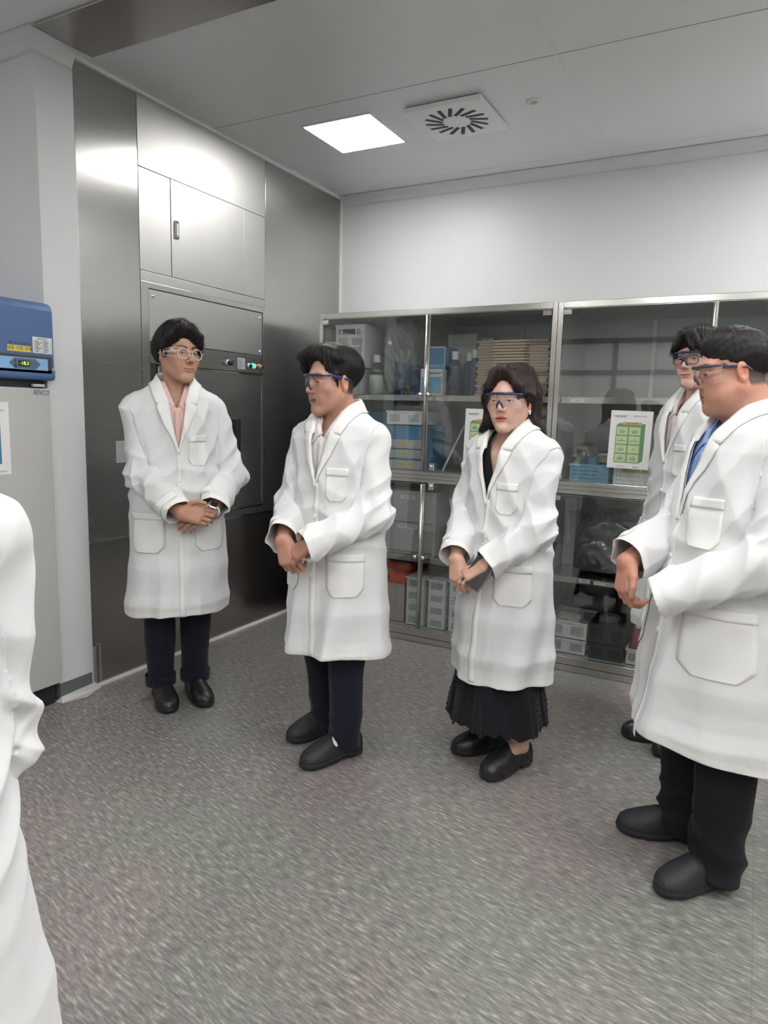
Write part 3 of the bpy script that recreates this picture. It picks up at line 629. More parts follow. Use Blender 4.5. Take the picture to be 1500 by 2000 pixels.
for i, zz in enumerate((.10, .215, .33)):
    o = MB().tube([(1.865, YI+.47, zz+.05), (2.14, YI+.47, zz+.05)], .052, 20).build('bag_roll', P_['bag']); put(o, ['pale rolled bag behind the white baskets, lowest of three', 'pale rolled bag behind the white baskets, middle of three', 'pale rolled bag behind the white baskets, topmost of three'][i], 'roll', 'pale bag rolls')
tag(MB().tube([(1.90, YI+.36, .084), (1.90, YI+.38, .34)], .012, 10).lathe([(.0, .10), (.03, .095), (.045, .05), (.05, 0), (.012, 0)], (1.90, YI+.38, .33), 16).build('rubber_plunger', P_['bk']), 'black rubber plunger on a short stick standing in right cabinet', 'plunger')
dg = 'dark baskets stacked at the floor of right cabinet'
basket(2.095, 2.275, .084, .085, .30, 'dark plastic basket under another in right cabinet', 'bk', n=9, group=dg)
basket(2.09, 2.28, .171, .11, .30, 'dark plastic basket on top of another in right cabinet', 'bk', n=9, group=dg)
blob('small_film_bag', (2.18, YI+.12, .22), (.06, .07, .05), filmw, 'clear film bag lying in the dark basket', 'bag', 2, 4, .3, 6)
basket(2.295, 2.46, .084, .09, .30, 'small white slotted basket below the pink bottle', n=8)
bottle(2.335, YI+.08, .09, .032, .22, P_['pink'], 'pink bottle standing in the small white basket')
boxthing((2.36, YI+.05, .09), (2.39, YI+.20, .28), 'gray2', 'white upright packet beside the pink bottle', name='packet', cat='packet')
boxthing((2.20, YI+.36, .084), (2.50, YI+.56, .40), 'gray', 'grey carton behind the dark baskets')
boxthing((2.50, YI+.05, .084), (2.80, YI+.45, .36), 'gray', 'grey carton at the floor right of the small white basket')
# posters taped on the doors
def poster(x, z, lab, tilt=0.):
    r = empty('storage_chart', (x, FY-.0068, z)); r.rotation_euler = (0, tilt, 0); tag(r, lab, 'poster', 'green storage charts taped on the glass')
    w_, h_ = .205, .295
    MB().box((-w_/2, -.0008, -h_/2), (w_/2, 0, h_/2)).build('sheet', M['paper'], r)
    MB().box((-.072, -.0014, -.118), (.052, -.0009, .070)).build('green_rack', P_['grn'], r)
    MB().quad((.052, -.0012, -.118), (.070, -.0012, -.104), (.070, -.0012, .083), (.052, -.0012, .070)).quad((-.072, -.0012, .070), (.052, -.0012, .070), (.070, -.0012, .083), (-.058, -.0012, .083)).build('rack_side', mat('poster_mid_green', (.13, .28, .14), .6), r)
    MB().box((-.040, -.0018, .076), (.052, -.0014, .090)).build('heading_band', P_['gold'], r)
    text('heading', '선반 시약목록', .010, M['ink'], r, (.006, -.0021, .083), (PI/2, 0, 0))
    cell = MB(); 
    for i in range(2):
        for j in range(4):
            x_ = -.068+i*.062; z_ = -.113+j*.046; cell.box((x_, -.0018, z_), (x_+.054, -.0014, z_+.039))
    cell.build('rack_cell', P_['grnl'], r)
    tt = [['1-D\nPackaging\nMaterial', '1-C\nPackaging\nMaterial', '1-B\nRaw Material', '1-A\nPackaging\nMaterial'], ['2-D\nPackaging\nMaterial', 'N/A', '2-B\nRaw Material', '2-A\nPackaging\nMaterial']]
    for i in range(2):
        for j in range(4): text('cell_lettering', tt[i][j], .0078, M['ink'], r, (-.041+i*.062, -.0021, -.0935+j*.046), (PI/2, 0, 0))
    text('title', 'Packaging Material 보관\n시약 및 자재 목록', .007, M['ink'], r, (-.055, -.0012, .118), (PI/2, 0, 0))
    text('subtitle', 'Storage list of materials', .007, mat('poster_blue_text', (.05, .08, .3), .6), r, (.04, -.0012, .122), (PI/2, 0, 0))
    text('footer', '2024. 관리 부서                         품질관리팀', .006, M['ink'], r, (0, -.0012, -.138), (PI/2, 0, 0))
poster(2.241, 1.292, 'white storage chart with green rack drawing right of the woman, fully visible', math.radians(1))
poster(1.438, 1.285, 'white storage chart with green rack drawing, partly hidden by the woman', math.radians(1))
# ------------------------------------------------------------------ distance-field modelling tools for cloth, bodies, shoes
f32 = np.float32
def A(*a): return np.array(a, dtype=f32)
def nrm(v): v = np.array(v, dtype=float); return v/np.linalg.norm(v)
def cone(P, a, b, ra, rb):
    a = np.asarray(a, f32); b = np.asarray(b, f32); ab = b-a; t = np.clip(((P-a) @ ab)/max(float(ab @ ab), 1e-9), 0, 1)
    q = P-a-t[:, None]*ab; return np.sqrt((q*q).sum(1))-(ra+(rb-ra)*t)
def ell(P, c, r, R=None):
    q = P-np.asarray(c, f32)
    if R is not None: q = q @ np.asarray(R, f32)
    r = np.asarray(r, f32); k0 = np.sqrt(((q/r)**2).sum(1)); k1 = np.sqrt(((q/(r*r))**2).sum(1))+1e-9
    return k0*(k0-1)/k1
def smin(a, b, k): h = np.clip(.5+.5*(b-a)/k, 0, 1); return b+(a-b)*h-k*h*(1-h)
def smax(a, b, k): return -smin(-a, -b, k)
def sstep(a, b, x): t = np.clip((x-a)/(b-a), 0, 1); return t*t*(3-2*t)
def rotm(yaw=0, pitch=0, roll=0):
    """head rotation: yaw + turns to the person's left, pitch + looks down, roll + tips to the person's right"""
    y, p, r = map(math.radians, (yaw, pitch, roll))
    Z = np.array([[math.cos(y), -math.sin(y), 0], [math.sin(y), math.cos(y), 0], [0, 0, 1]])
    X = np.array([[1, 0, 0], [0, math.cos(-p), -math.sin(-p)], [0, math.sin(-p), math.cos(-p)]])
    Y = np.array([[math.cos(r), 0, math.sin(r)], [0, 1, 0], [-math.sin(r), 0, math.cos(r)]])
    return Z @ X @ Y
def wav(P, k, ph=0.): return np.sin(P @ np.asarray(k, f32)+ph)
def ridge(phi): return 1-np.abs(np.sin(phi*.5))
def nets(fn, lo, hi, h, c=4):
    lo = np.array(lo, f32); hi = np.array(hi, f32); nc = np.ceil((hi-lo)/(h*c)).astype(int)+1; n = (nc-1)*c+1; Hc = h*c
    def ev(P):
        out = np.empty(len(P), f32)
        for i in range(0, len(P), 200000): out[i:i+200000] = fn(P[i:i+200000])
        return out
    gx, gy, gz = [np.arange(k, dtype=f32)*Hc for k in nc]
    G = np.stack(np.meshgrid(gx, gy, gz, indexing='ij'), -1).reshape(-1, 3)+lo
    Dc = ev(G).reshape(nc)
    ii = [(np.arange(k)+c//2)//c for k in n]
    D = Dc[ii[0]][:, ii[1]][:, :, ii[2]].copy()
    idx = np.nonzero(np.abs(D) < Hc*1.7)
    P = np.stack(idx, -1).astype(f32)*h+lo
    D[idx] = ev(P); del P
    S = D < 0
    cnt = np.zeros(tuple(k-1 for k in n), np.int8)
    for dx in (0, 1):
        for dy in (0, 1):
            for dz in (0, 1): cnt += S[dx:n[0]-1+dx, dy:n[1]-1+dy, dz:n[2]-1+dz]
    ci = np.nonzero((cnt > 0) & (cnt < 8)); nv = len(ci[0])
    vid = np.full(cnt.shape, -1, np.int32); vid[ci] = np.arange(nv)
    co_ = {}
    for dx in (0, 1):
        for dy in (0, 1):
            for dz in (0, 1): co_[(dx, dy, dz)] = D[ci[0]+dx, ci[1]+dy, ci[2]+dz]
    acc = np.zeros((nv, 3), f32); num = np.zeros(nv, f32)
    for ax in range(3):
        o = [0, 1, 2]; o.remove(ax)
        for u in (0, 1):
            for v in (0, 1):
                a = [0, 0, 0]; a[o[0]] = u; a[o[1]] = v; b = list(a); b[ax] = 1
                da, db = co_[tuple(a)], co_[tuple(b)]; m = (da < 0) != (db < 0)
                t = np.where(m, da/np.where(m, da-db, 1), 0)
                p = np.zeros((nv, 3), f32); p[:, o[0]] = u; p[:, o[1]] = v; p[:, ax] = t
                acc += p*m[:, None]; num += m
    V = (np.stack(ci, -1)+acc/num[:, None])*h+lo
    F = []
    for ax in range(3):
        o = [0, 1, 2]; o.remove(ax); u, v = o
        sl0 = [slice(1, -1)]*3; sl0[ax] = slice(0, n[ax]-1); sl1 = list(sl0); sl1[ax] = slice(1, n[ax])
        s0, s1 = S[tuple(sl0)], S[tuple(sl1)]
        e = np.nonzero(s0 != s1); base = [e[0].copy(), e[1].copy(), e[2].copy()]
        flip = s0[e]
        def cell(du, dv):
            q = [b.copy() for b in base]; q[u] = q[u]+du; q[v] = q[v]+dv; return vid[q[0], q[1], q[2]]
        q = np.stack([cell(0, 0), cell(1, 0), cell(1, 1), cell(0, 1)], -1)
        if ax == 1: flip = ~flip
        q[~flip] = q[~flip][:, ::-1]
        F.append(q)
    F = np.concatenate(F); F = F[(F >= 0).all(1)]
    return V, F
def ngrad(fn, V, e=1e-3):
    g = np.empty_like(V)
    for a in range(3):
        d = np.zeros(3, f32); d[a] = e; g[:, a] = (fn(V+d)-fn(V-d))/(2*e)
    return g
def clip(V, F, fn):
    """keep where fn >= 0, cut edge snapped onto fn = 0"""
    s = fn(V); keep = (s[F] >= 0).any(1); F = F[keep]; V = V.copy()
    for _ in range(2):
        used = np.zeros(len(V), bool); used[F.ravel()] = True
        bad = used & (s < -1e-6)
        if not bad.any(): break
        g = ngrad(fn, V[bad]); V[bad] -= g*(s[bad]/np.maximum((g*g).sum(1), 1e-4))[:, None]; s = fn(V)
    used = np.zeros(len(V), bool); used[F.ravel()] = True
    m = np.cumsum(used)-1; return V[used], m[F]
def smooth(V, F, it=2, lam=.5):
    for _ in range(it):
        acc = np.zeros_like(V); n_ = np.zeros(len(V), f32)
        for k in range(4):
            for j in (1, 3):
                np.add.at(acc, F[:, k], V[F[:, (k+j) % 4]]); np.add.at(n_, F[:, k], 1)
        V = V+lam*(acc/np.maximum(n_, 1)[:, None]-V)
    return V
def mesh_obj(name, V, F, mats, parent=None, mi=None, col=None, solid=0., off=0.):
    me = bpy.data.meshes.new(name); nf = len(F); k = F.shape[1]
    me.vertices.add(len(V)); me.vertices.foreach_set('co', np.asarray(V, f32).ravel())
    me.loops.add(nf*k); me.loops.foreach_set('vertex_index', F.astype(np.int32).ravel())
    me.polygons.add(nf); me.polygons.foreach_set('loop_start', np.arange(0, nf*k, k, dtype=np.int32))
    try: me.polygons.foreach_set('loop_total', np.full(nf, k, np.int32))
    except Exception: pass
    me.update(calc_edges=True); me.validate()
    for q in (mats if isinstance(mats, (list, tuple)) else [mats]): me.materials.append(q)
    me.polygons.foreach_set('use_smooth', np.ones(len(me.polygons), bool))
    if mi is not None and len(mi) == len(me.polygons): me.polygons.foreach_set('material_index', mi.astype(np.int32))
    if col is not None:
        ca = me.color_attributes.new('tone', 'FLOAT_COLOR', 'POINT'); ca.data.foreach_set('color', np.concatenate([col, np.ones((len(col), 1))], 1).astype(f32).ravel())
    o = bpy.data.objects.new(name, me); C.objects.link(o)
    if parent is not None: o.parent = parent
    if solid: md = o.modifiers.new('thick', 'SOLIDIFY'); md.thickness = solid; md.offset = off
    return o
def grid_obj(name, G, m, parent, solid=.002, off=1., subs=0):
    """G: array rows x cols x 3"""
    r, c = G.shape[:2]; F = np.array([(i*c+j, i*c+j+1, (i+1)*c+j+1, (i+1)*c+j) for i in range(r-1) for j in range(c-1)])
    return mesh_obj(name, G.reshape(-1, 3), F, m, parent, solid=solid, off=off)
def march(fn, O, D, off=0., tmax=.8):
    """sphere trace rows of O along D to the surface fn = off"""
    O = np.asarray(O, f32); D = np.asarray(D, f32); t = np.zeros(len(O), f32)
    for _ in range(40): t = np.minimum(t+(fn(O+D*t[:, None])-off)*.7, tmax)
    return O+D*t[:, None]

# cloth, skin, hair materials
def cloth(name, c, rough=.85, weave=900., wr=.25, sheen=.1, trans=0.):
    m = mat(name, c, rough, Sheen_Weight=sheen, Specular_IOR_Level=.2); b = bsdf(m)
    tc = nd(m, 'ShaderNodeTexCoord')
    n1 = nd(m, 'ShaderNodeTexNoise', i_Scale=weave, i_Detail=1.); n2 = nd(m, 'ShaderNodeTexNoise', i_Scale=9., i_Detail=3., i_Roughness=.5, i_Distortion=.3)
    lk(m, tc.outputs['Object'], n1.inputs['Vector']); lk(m, tc.outputs['Object'], n2.inputs['Vector'])
    b1 = nd(m, 'ShaderNodeBump', i_Strength=wr, i_Distance=.010); b2 = nd(m, 'ShaderNodeBump', i_Strength=.12, i_Distance=.0006)
    lk(m, n2.outputs['Fac'], b1.inputs['Height']); lk(m, n1.outputs['Fac'], b2.inputs['Height']); lk(m, b1.outputs[0], b2.inputs['Normal']); lk(m, b2.outputs[0], b.inputs['Normal'])
    return m
M['coat'] = cloth('white_coat_cotton', (.69, .70, .70), wr=.45); M['coat2'] = cloth('white_coat_double_cotton', (.77, .77, .755), wr=.18)
cb_ = bsdf(M['coat']); at_ = nd(M['coat'], 'ShaderNodeAttribute', attribute_name='tone'); mx_ = nd(M['coat'], 'ShaderNodeMix', data_type='RGBA'); mx_.inputs[6].default_value = (.69, .70, .70, 1); mx_.inputs[7].default_value = (.77, .77, .755, 1)
sx_ = nd(M['coat'], 'ShaderNodeSeparateColor'); lk(M['coat'], at_.outputs['Color'], sx_.inputs[0]); lk(M['coat'], sx_.outputs[0], mx_.inputs[0]); lk(M['coat'], mx_.outputs[2], cb_.inputs['Base Color'])
M['button'] = mat('white_button', (.78, .78, .76), .3)
M['navy'] = cloth('navy_trousers', (.010, .011, .022), wr=.3); M['black'] = cloth('black_trousers', (.010, .010, .012), wr=.35, sheen=.05)
M['skirt'] = cloth('black_skirt', (.009, .009, .013), wr=.6)
M['pinkshirt'] = cloth('pink_shirt', (.75, .50, .46)); M['whiteshirt'] = cloth('white_shirt', (.72, .69, .68)); M['blueshirt'] = cloth('blue_shirt', (.26, .38, .66)); M['palepink'] = cloth('pale_shirt', (.70, .62, .62)); M['blacktop'] = cloth('black_top', (.010, .010, .014))
M['innerblue'] = cloth('dark_blue_tee', (.06, .09, .22))
M['clog'] = mat('black_rubber_clog', (.012, .012, .014), .38, Specular_IOR_Level=.5); add_bump(M['clog'], nscale=500., strength=.08, dist=.0004)
M['clog_matte'] = mat('matte_black_clog', (.016, .016, .02), .6); add_bump(M['clog_matte'], nscale=500., strength=.08, dist=.0004)
M['sock'] = cloth('white_sock', (.7, .7, .68))
def skin_mat(name, base):
    m = mat(name, base, .46, Specular_IOR_Level=.4, Subsurface_Weight=.12, Subsurface_Scale=.012); b = bsdf(m)
    b.inputs['Subsurface Radius'].default_value = (1, .35, .2)
    at = nd(m, 'ShaderNodeAttribute', attribute_name='tone')
    n = nd(m, 'ShaderNodeTexNoise', i_Scale=45., i_Detail=3.); tc = nd(m, 'ShaderNodeTexCoord'); lk(m, tc.outputs['Object'], n.inputs['Vector'])
    mr = nd(m, 'ShaderNodeMapRange'); mr.inputs['To Min'].default_value = .9; mr.inputs['To Max'].default_value = 1.1; lk(m, n.outputs['Fac'], mr.inputs['Value'])
    mx = nd(m, 'ShaderNodeVectorMath', operation='SCALE'); lk(m, at.outputs['Color'], mx.inputs[0]); lk(m, mr.outputs[0], mx.inputs['Scale']); lk(m, mx.outputs[0], b.inputs['Base Color'])
    bp = nd(m, 'ShaderNodeBump', i_Strength=.1, i_Distance=.001); n2 = nd(m, 'ShaderNodeTexNoise', i_Scale=350., i_Detail=2.); lk(m, tc.outputs['Object'], n2.inputs['Vector']); lk(m, n2.outputs['Fac'], bp.inputs['Height']); lk(m, bp.outputs[0], b.inputs['Normal'])
    return m
M['skin'] = skin_mat('skin', (.5, .3, .22))
def hair_mat(name, c):
    m = mat(name, c, .5, Specular_IOR_Level=.3, Anisotropic=.6); b = bsdf(m)
    tc = nd(m, 'ShaderNodeTexCoord'); mp = nd(m, 'ShaderNodeMapping'); mp.inputs['Scale'].default_value = (600, 600, 60)
    n = nd(m, 'ShaderNodeTexNoise', i_Scale=1., i_Detail=3.); lk(m, tc.outputs['Object'], mp.inputs[0]); lk(m, mp.outputs[0], n.inputs['Vector'])
    bp = nd(m, 'ShaderNodeBump', i_Strength=.5, i_Distance=.0015); lk(m, n.outputs['Fac'], bp.inputs['Height']); lk(m, bp.outputs[0], b.inputs['Normal'])
    return m
M['hair'] = hair_mat('black_hair', (.012, .010, .010)); M['hairb'] = hair_mat('brown_black_hair', (.022, .013, .012))
M['eyew'] = mat('eye_white', (.42, .38, .36), .2); M['iris'] = mat('dark_iris', (.012, .007, .005), .08)
M['goggle'] = mat('blue_goggle_frame', (.022, .032, .11), .25); M['goggle_dark'] = mat('smoke_goggle_frame', (.05, .045, .07), .3); M['clearframe'] = mat('clear_spectacle_frame', (.74, .68, .65), .15)
M['blackframe'] = mat('black_spectacle_frame', (.015, .015, .02), .25)

# ------------------------------------------------------------------ head
def head_sdf(q, g):
    """q in head coordinates: x to the person's right, y forward, z up, origin between the ears"""
    X = np.abs(q[:, 0]); s = np.stack([X, q[:, 1], q[:, 2]], 1)
    fat = g.get('fat', 0.); jaw = g.get('jaw', 1.)
    d = ell(q, (0, -.014, .046), (.0755, .096, .087))
    d = smin(d, ell(q, (0, .022, -.022), (.066+.5*fat, .066, .086)), .03)
    d = smin(d, cone(s, (.0525*jaw**.4+fat, -.002, -.043), (.016*jaw+fat*.6, .064, -.093), .017, .016), .035)
    d = smin(d, ell(s, (.0, .070, -.096), (.020*jaw+fat*.4, .017, .017)), .020)
    if fat: d = smin(d, ell(s, (.034, .042, -.056), (.029+fat, .033, .034)), .03); 
    if fat: d = smin(d, ell(s, (.0, .018, -.104), (.045, .045, .024)), .03)
    d = smin(d, ell(s, (.044, .056, -.016), (.021, .020, .018)), .028)          # cheekbone
    d = smin(d, ell(s, (.027, .070, -.047), (.018, .014, .022)), .02)           # muzzle
    d = smin(d, cone(s, (.0, .080, .036), (.042, .068, .032), .011, .009), .018)   # brow
    d = smax(d, -ell(s, (.031, .098, .008), (.017, .014, .010)), .010)          # socket
    d = smin(d, ell(s, (.031, .0725, .006), (.0175, .0125, .0105)), .005)       # lids
    nl = g.get('nose', 1.)
    d = smin(d, cone(q, (0, .083, .018), (0, .083+.022*nl, -.022), .0062, .0088), .009)
    d = smin(d, ell(s, (.0115, .086+.008*nl, -.0265), (.0078, .0095, .0070)), .006)
    d = smax(d, -ell(s, (.0068, .089+.006*nl, -.0335), (.0032, .005, .004)), .003)
    sm_ = g.get('smile', 0.)
    zl = -.0585+sm_*(X/.024)**2*.5
    lip = s.copy(); lip[:, 2] = q[:, 2]-zl
    d = smin(d, ell(lip, (0, .0835, .0035), (.0225, .0085, .0052)), .005)
    d = smin(d, ell(lip, (0, .0825, -.0055), (.019, .0090, .0062)), .005)
    op = g.get('open', 0.)
    d = smax(d, -ell(lip, (0, .094, -.0005-op), (.0235+.1*sm_, .010, .0012+op)), .002)
    # ears
    Re = rotm(-18, 0, 0)
    e = s-A(.0755+fat*.35, -.008, .000); e = e @ np.asarray(rotm(-20, 10, 0), f32)
    ear = ell(e, (0, 0, .003), (.0085, .0175, .029)); ear = smin(ear, ell(e, (.0, .004, -.019), (.007, .010, .012)), .008)
    ear = smax(ear, -ell(e, (.0075, .002, .003), (.0055, .0095, .0165)), .004)
    d = smin(d, ear, .005)
    d = smax(d, -ell(s, (.0305, .0905, .0062), (.0132, .0115, g.get('eye', .0036))), .0015)
    return d
def skin_tone(q, base, g):
    base = np.array(base); col = np.tile(base, (len(q), 1)); X = np.abs(q[:, 0]); y = q[:, 1]; z = q[:, 2]
    def mixin(m, c): 
        nonlocal col
        m = np.clip(m, 0, 1)[:, None]; col = col*(1-m)+np.array(c)*m
    mixin(.45*np.exp(-(((X-.042)/.02)**2+((z+.022)/.022)**2))*(y > .02), base*np.array([1.12, .82, .80]))
    mixin(.4*np.exp(-((X/.016)**2+((z+.026)/.014)**2))*(y > .07), base*np.array([1.1, .80, .78]))
    mixin(.5*np.exp(-(((X-.078)/.02)**2+((z)/.05)**2))*(np.abs(y+.01) < .03), base*np.array([1.15, .80, .75]))
    zl = -.0585+g.get('smile', 0.)*(X/.024)**2*.5; r = ((X/.0225)**2+((z-zl)/.0095)**2)
    mixin((1-sstep(.75, 1.1, r))*(y > .075)*g.get('lipmix', .75), g.get('lip', (.38, .14, .12)))
    mixin((np.abs(z-zl) < .0016+g.get('open', 0))*(X < .024)*(y > .07)*.8, (.10, .03, .03))
    if g.get('open', 0): mixin((np.abs(z-zl+g['open']) < g['open']*.8)*(X < .016)*(y > .072)*.5, (.35, .30, .28))
    br = np.abs(z-(.0300+.006*np.sin((X-.014)/.036*PI*.8)))/(.0042*(1.15-(X-.012)/.06))
    mixin((1-sstep(.7, 1.3, br))*(X > .011)*(X < .052)*(y > .04)*g.get('brow', .95), (.02, .015, .013))
    if g.get('beard'): mixin(g['beard']*np.exp(-((z+.078)/.03)**2)*(y > .01), base*.72)
    # lash line
    mixin((np.abs(z-.0062-.0035*np.sqrt(np.clip(1-((X-.0305)/.0145)**2, 0, 1))) < .0016)*(np.abs(X-.0305) < .0145)*(y > .06)*.8, (.03, .02, .02))
    # scalp under the hair
    mixin(sstep(g.get('scalp', .078), g.get('scalp', .078)+.01, z)+sstep(-.01, -.03, y)*sstep(-.045, -.03, z)*(z > -.05)*(X < .072)*.9, (.02, .016, .015))
    return col
def hair_sdf(q, st):
    x, y, z = q[:, 0], q[:, 1], q[:, 2]; X = np.abs(x); s = np.stack([X, y, z], 1)
    az = np.arctan2(x, y+.02); n1 = wav(q, (31, 47, 23)); n2 = wav(q, (83, -61, 57), 1.)
    rad = np.sqrt(x*x+(y+.02)**2)/.08
    strand = (.0011*np.sin(az*46+2.2*n1+rad*2)+.0008*np.sin(az*97+3*n2+rad*5))*sstep(.15, .6, rad)+.0012*n2
    if st == 'sweep':          # volume on top, fringe swept to the person's left
        d = ell(q, (0, -.020, .060), (.088, .105, .090)); d = smin(d, ell(q, (.015, .035, .105), (.066, .060, .050)), .03)
        d = smax(d, -ell(q, (0.020, .118, -.020), (.050, .078, .110)), .010)
        d = smax(d, -ell(s, (.0, .10, -.06), (.085, .085, .085)), .01)
        for a, b, ra, rb in (((.035, .080, .118), (-.045, .092, .082), .022, .015), ((-.01, .088, .112), (-.068, .070, .058), .02, .013), ((-.02, .092, .100), (-.062, .082, .040), .018, .011), ((-.05, .075, .085), (-.080, .045, .022), .018, .010), ((.03, .075, .115), (.074, .050, .070), .022, .016), ((.065, .055, .085), (.080, .030, .040), .018, .012)):
            d = smin(d, cone(q, a, b, ra, rb), .012)
        d = smin(d, ell(s, (.070, -.030, .025), (.020, .060, .055)), .02)
        d = smax(d, -z-.050-.25*(y < -.03)*(-(y+.03)), .012); d = smax(d, (y-.030)-.5*(z-.01), .02) if False else d
        d = smax(d, -ell(s, (.082, -.004, -.014), (.030, .024, .038)), .006)
        d = smin(d, cone(s, (.074, .022, .030), (.073, .024, -.006), .008, .004), .01)
    elif st == 'comb':         # high forehead, hair lifted and combed to both sides
        d = ell(q, (0, -.022, .058), (.084, .103, .088)); d = smin(d, ell(q, (.0, .028, .100), (.062, .058, .046)), .03)
        d = smax(d, -ell(q, (-.018, .122, .005), (.062, .082, .100)), .012)
        d = smax(d, -ell(s, (.0, .10, -.06), (.085, .080, .085)), .01)
        for a, b, ra, rb in (((.02, .070, .118), (.062, .088, .098), .024, .019), ((.055, .082, .100), (.084, .070, .062), .020, .013), ((.08, .070, .066), (.080, .05, .045), .014, .008), ((-.03, .050, .118), (-.072, .015, .090), .018, .016)):
            d = smin(d, cone(q, a, b, ra, rb), .014)
        d = smax(d, -z-.050-.25*(y < -.03)*(-(y+.03)), .012)
        d = smax(d, -ell(s, (.080, -.004, -.012), (.022, .021, .032)), .006)
        d = smin(d, cone(s, (.073, .026, .035), (.073, .022, -.004), .008, .004), .01)
    elif st == 'crop':         # short sides, fuller top
        d = ell(q, (0, -.018, .050), (.0785, .100, .086)); d = smin(d, ell(q, (.0, .012, .092), (.060, .066, .048)), .03)
        d = smax(d, -ell(q, (0, .125, -.01), (.068, .075, .092)), .010)
        d = smax(d, -ell(s, (.0, .10, -.06), (.085, .090, .085)), .01)
        d = smax(d, -z-.052-.3*(y < -.03)*(-(y+.03)), .012)
        d = smax(d, -ell(s, (.080, -.004, -.010), (.022, .021, .034)), .006)
        strand = .0006*wav(q, (130, 190, 110))*wav(q, (150, -140, 130), 2.)+.0005*n2
    elif st == 'curtain':      # fringe over the forehead with a parting
        d = ell(q, (0, -.018, .060), (.088, .105, .088)); d = smin(d, ell(q, (.0, .030, .100), (.068, .062, .046)), .03)
        d = smax(d, -ell(q, (0.0, .120, -.035), (.064, .08, .092)), .010)
        d = smax(d, -ell(s, (.0, .10, -.06), (.085, .085, .085)), .01)
        for a, b, ra, rb in (((.02, .085, .108), (.045, .098, .062), .018, .012), ((.03, .08, .105), (.072, .075, .045), .02, .012), ((.06, .06, .085), (.083, .040, .02), .018, .010), ((.0, .09, .105), (-.030, .100, .055), .018, .012), ((-.02, .085, .105), (-.062, .082, .045), .02, .012), ((-.06, .06, .085), (-.083, .040, .02), .018, .010)):
            d = smin(d, cone(q, a, b, ra, rb), .008)
        d = smax(d, -z-.050, .012); d = smax(d, -ell(s, (.080, -.004, -.014), (.022, .020, .028)), .006)
    else:                      # bob to the jaw, parted, ends flicked out
        d = ell(q, (0, -.018, .062), (.090, .106, .088))
        for a, b, ra, rb in (((.045, -.005, .10), (.074, .018, .02), .042, .030), ((.074, .018, .02), (.074, .016, -.070), .030, .026), ((.074, .016, -.070), (.110, .022, -.104), .028, .010), ((.06, -.05, .03), (.070, -.045, -.085), .045, .034), ((.070, -.045, -.085), (.116, -.055, -.112), .032, .010), ((0, -.085, .03), (0, -.085, -.08), .05, .035), ((0, -.085, -.08), (0, -.105, -.120), .035, .014)):
            d = smin(d, cone(s, a, b, ra, rb), .022)
        d = smin(d, cone(s, (.012, .070, .118), (.058, .072, .060), .020, .017), .014)
        d = smin(d, cone(s, (.058, .070, .060), (.071, .048, -.005), .017, .013), .014)
        d = smax(d, -ell(q, (0.0, .112, -.022), (.055, .088, .116)), .010)
        d = smax(d, -ell(q, (-.090, .050, -.070), (.052, .058, .100)), .008)
        d = smax(d, -ell(q, (0.0, .02, -.12), (.062, .09, .075)), .012)
        d = smax(d, -(cone(q, (0, .12, .155), (0, .02, .162), .009, .006)), .012)
        d = d+.004*sstep(-.06, -.13, z)*np.sin(az*26+2*n1)
    return d-strand
# ------------------------------------------------------------------ hand, built of bones
def hand_bones(W, f, n, side, curl=(35, 40, 25), spread=1., thumb=(.45, .75, -.35), hs=1., tcurl=.3):
    """side +1 right, -1 left; returns list of (a,b,ra,rb,group)"""
    W = np.array(W, float); f = nrm(f); n = np.array(n, float); n = nrm(n-f*(n @ f)); t = np.cross(n, f)*side
    B = []
    offs = (.027, .009, -.010, -.027); base = (.014, .005, -.006, -.016)
    klen = (.088, .091, .086, .078); segs = ((.042, .025, .020), (.046, .029, .021), (.042, .027, .020), (.033, .020, .018)); rad = (.0098, .0100, .0095, .0084)
    for i in range(4):
        k = W+(f*klen[i]+t*offs[i]*spread-n*.003)*hs
        B.append((W+(f*.006+t*base[i])*hs, k, .0165*hs, .0125*hs, 'palm'))
        p = k; ang = 0; cr = curl[i] if hasattr(curl[0], '__len__') else curl
        for j in range(3):
            ang += cr[j]; a = math.radians(ang); d = f*math.cos(a)-n*math.sin(a)+t*(.06*(1.2-i)*spread*(j == 0)); d = nrm(d)
            q = p+d*segs[i][j]*hs; B.append((p, q, rad[i]*(1-.08*j)*hs, rad[i]*(.93-.09*j)*hs, 'f%d' % i)); p = q
    b0 = W+(f*.018+t*.020-n*.006)*hs; d1 = nrm(f*thumb[0]+t*thumb[1]+n*thumb[2]); b1 = b0+d1*.040*hs
    d2 = nrm(f*(thumb[0]+.5)+t*(thumb[1]-.35)+n*(thumb[2]-tcurl*.3)); b2 = b1+d2*.032*hs; d3 = nrm(d2+f*.2-t*.35-n*tcurl*.5); b3 = b2+d3*.026*hs
    B += [(b0, b1, .0165*hs, .0125*hs, 'palm'), (b1, b2, .0118*hs, .0105*hs, 'th'), (b2, b3, .0108*hs, .0088*hs, 'th')]
    return B
def hand_sdf(P, B):
    groups = {}
    for a, b, ra, rb, g in B:
        d = cone(P, a, b, ra, rb); groups[g] = d if g not in groups else smin(groups[g], d, .012 if g == 'palm' else .003)
    d = groups.pop('palm'); 
    fing = None
    for g, v in groups.items(): fing = v if fing is None else np.minimum(fing, v)
    return smin(d, fing, .0035)
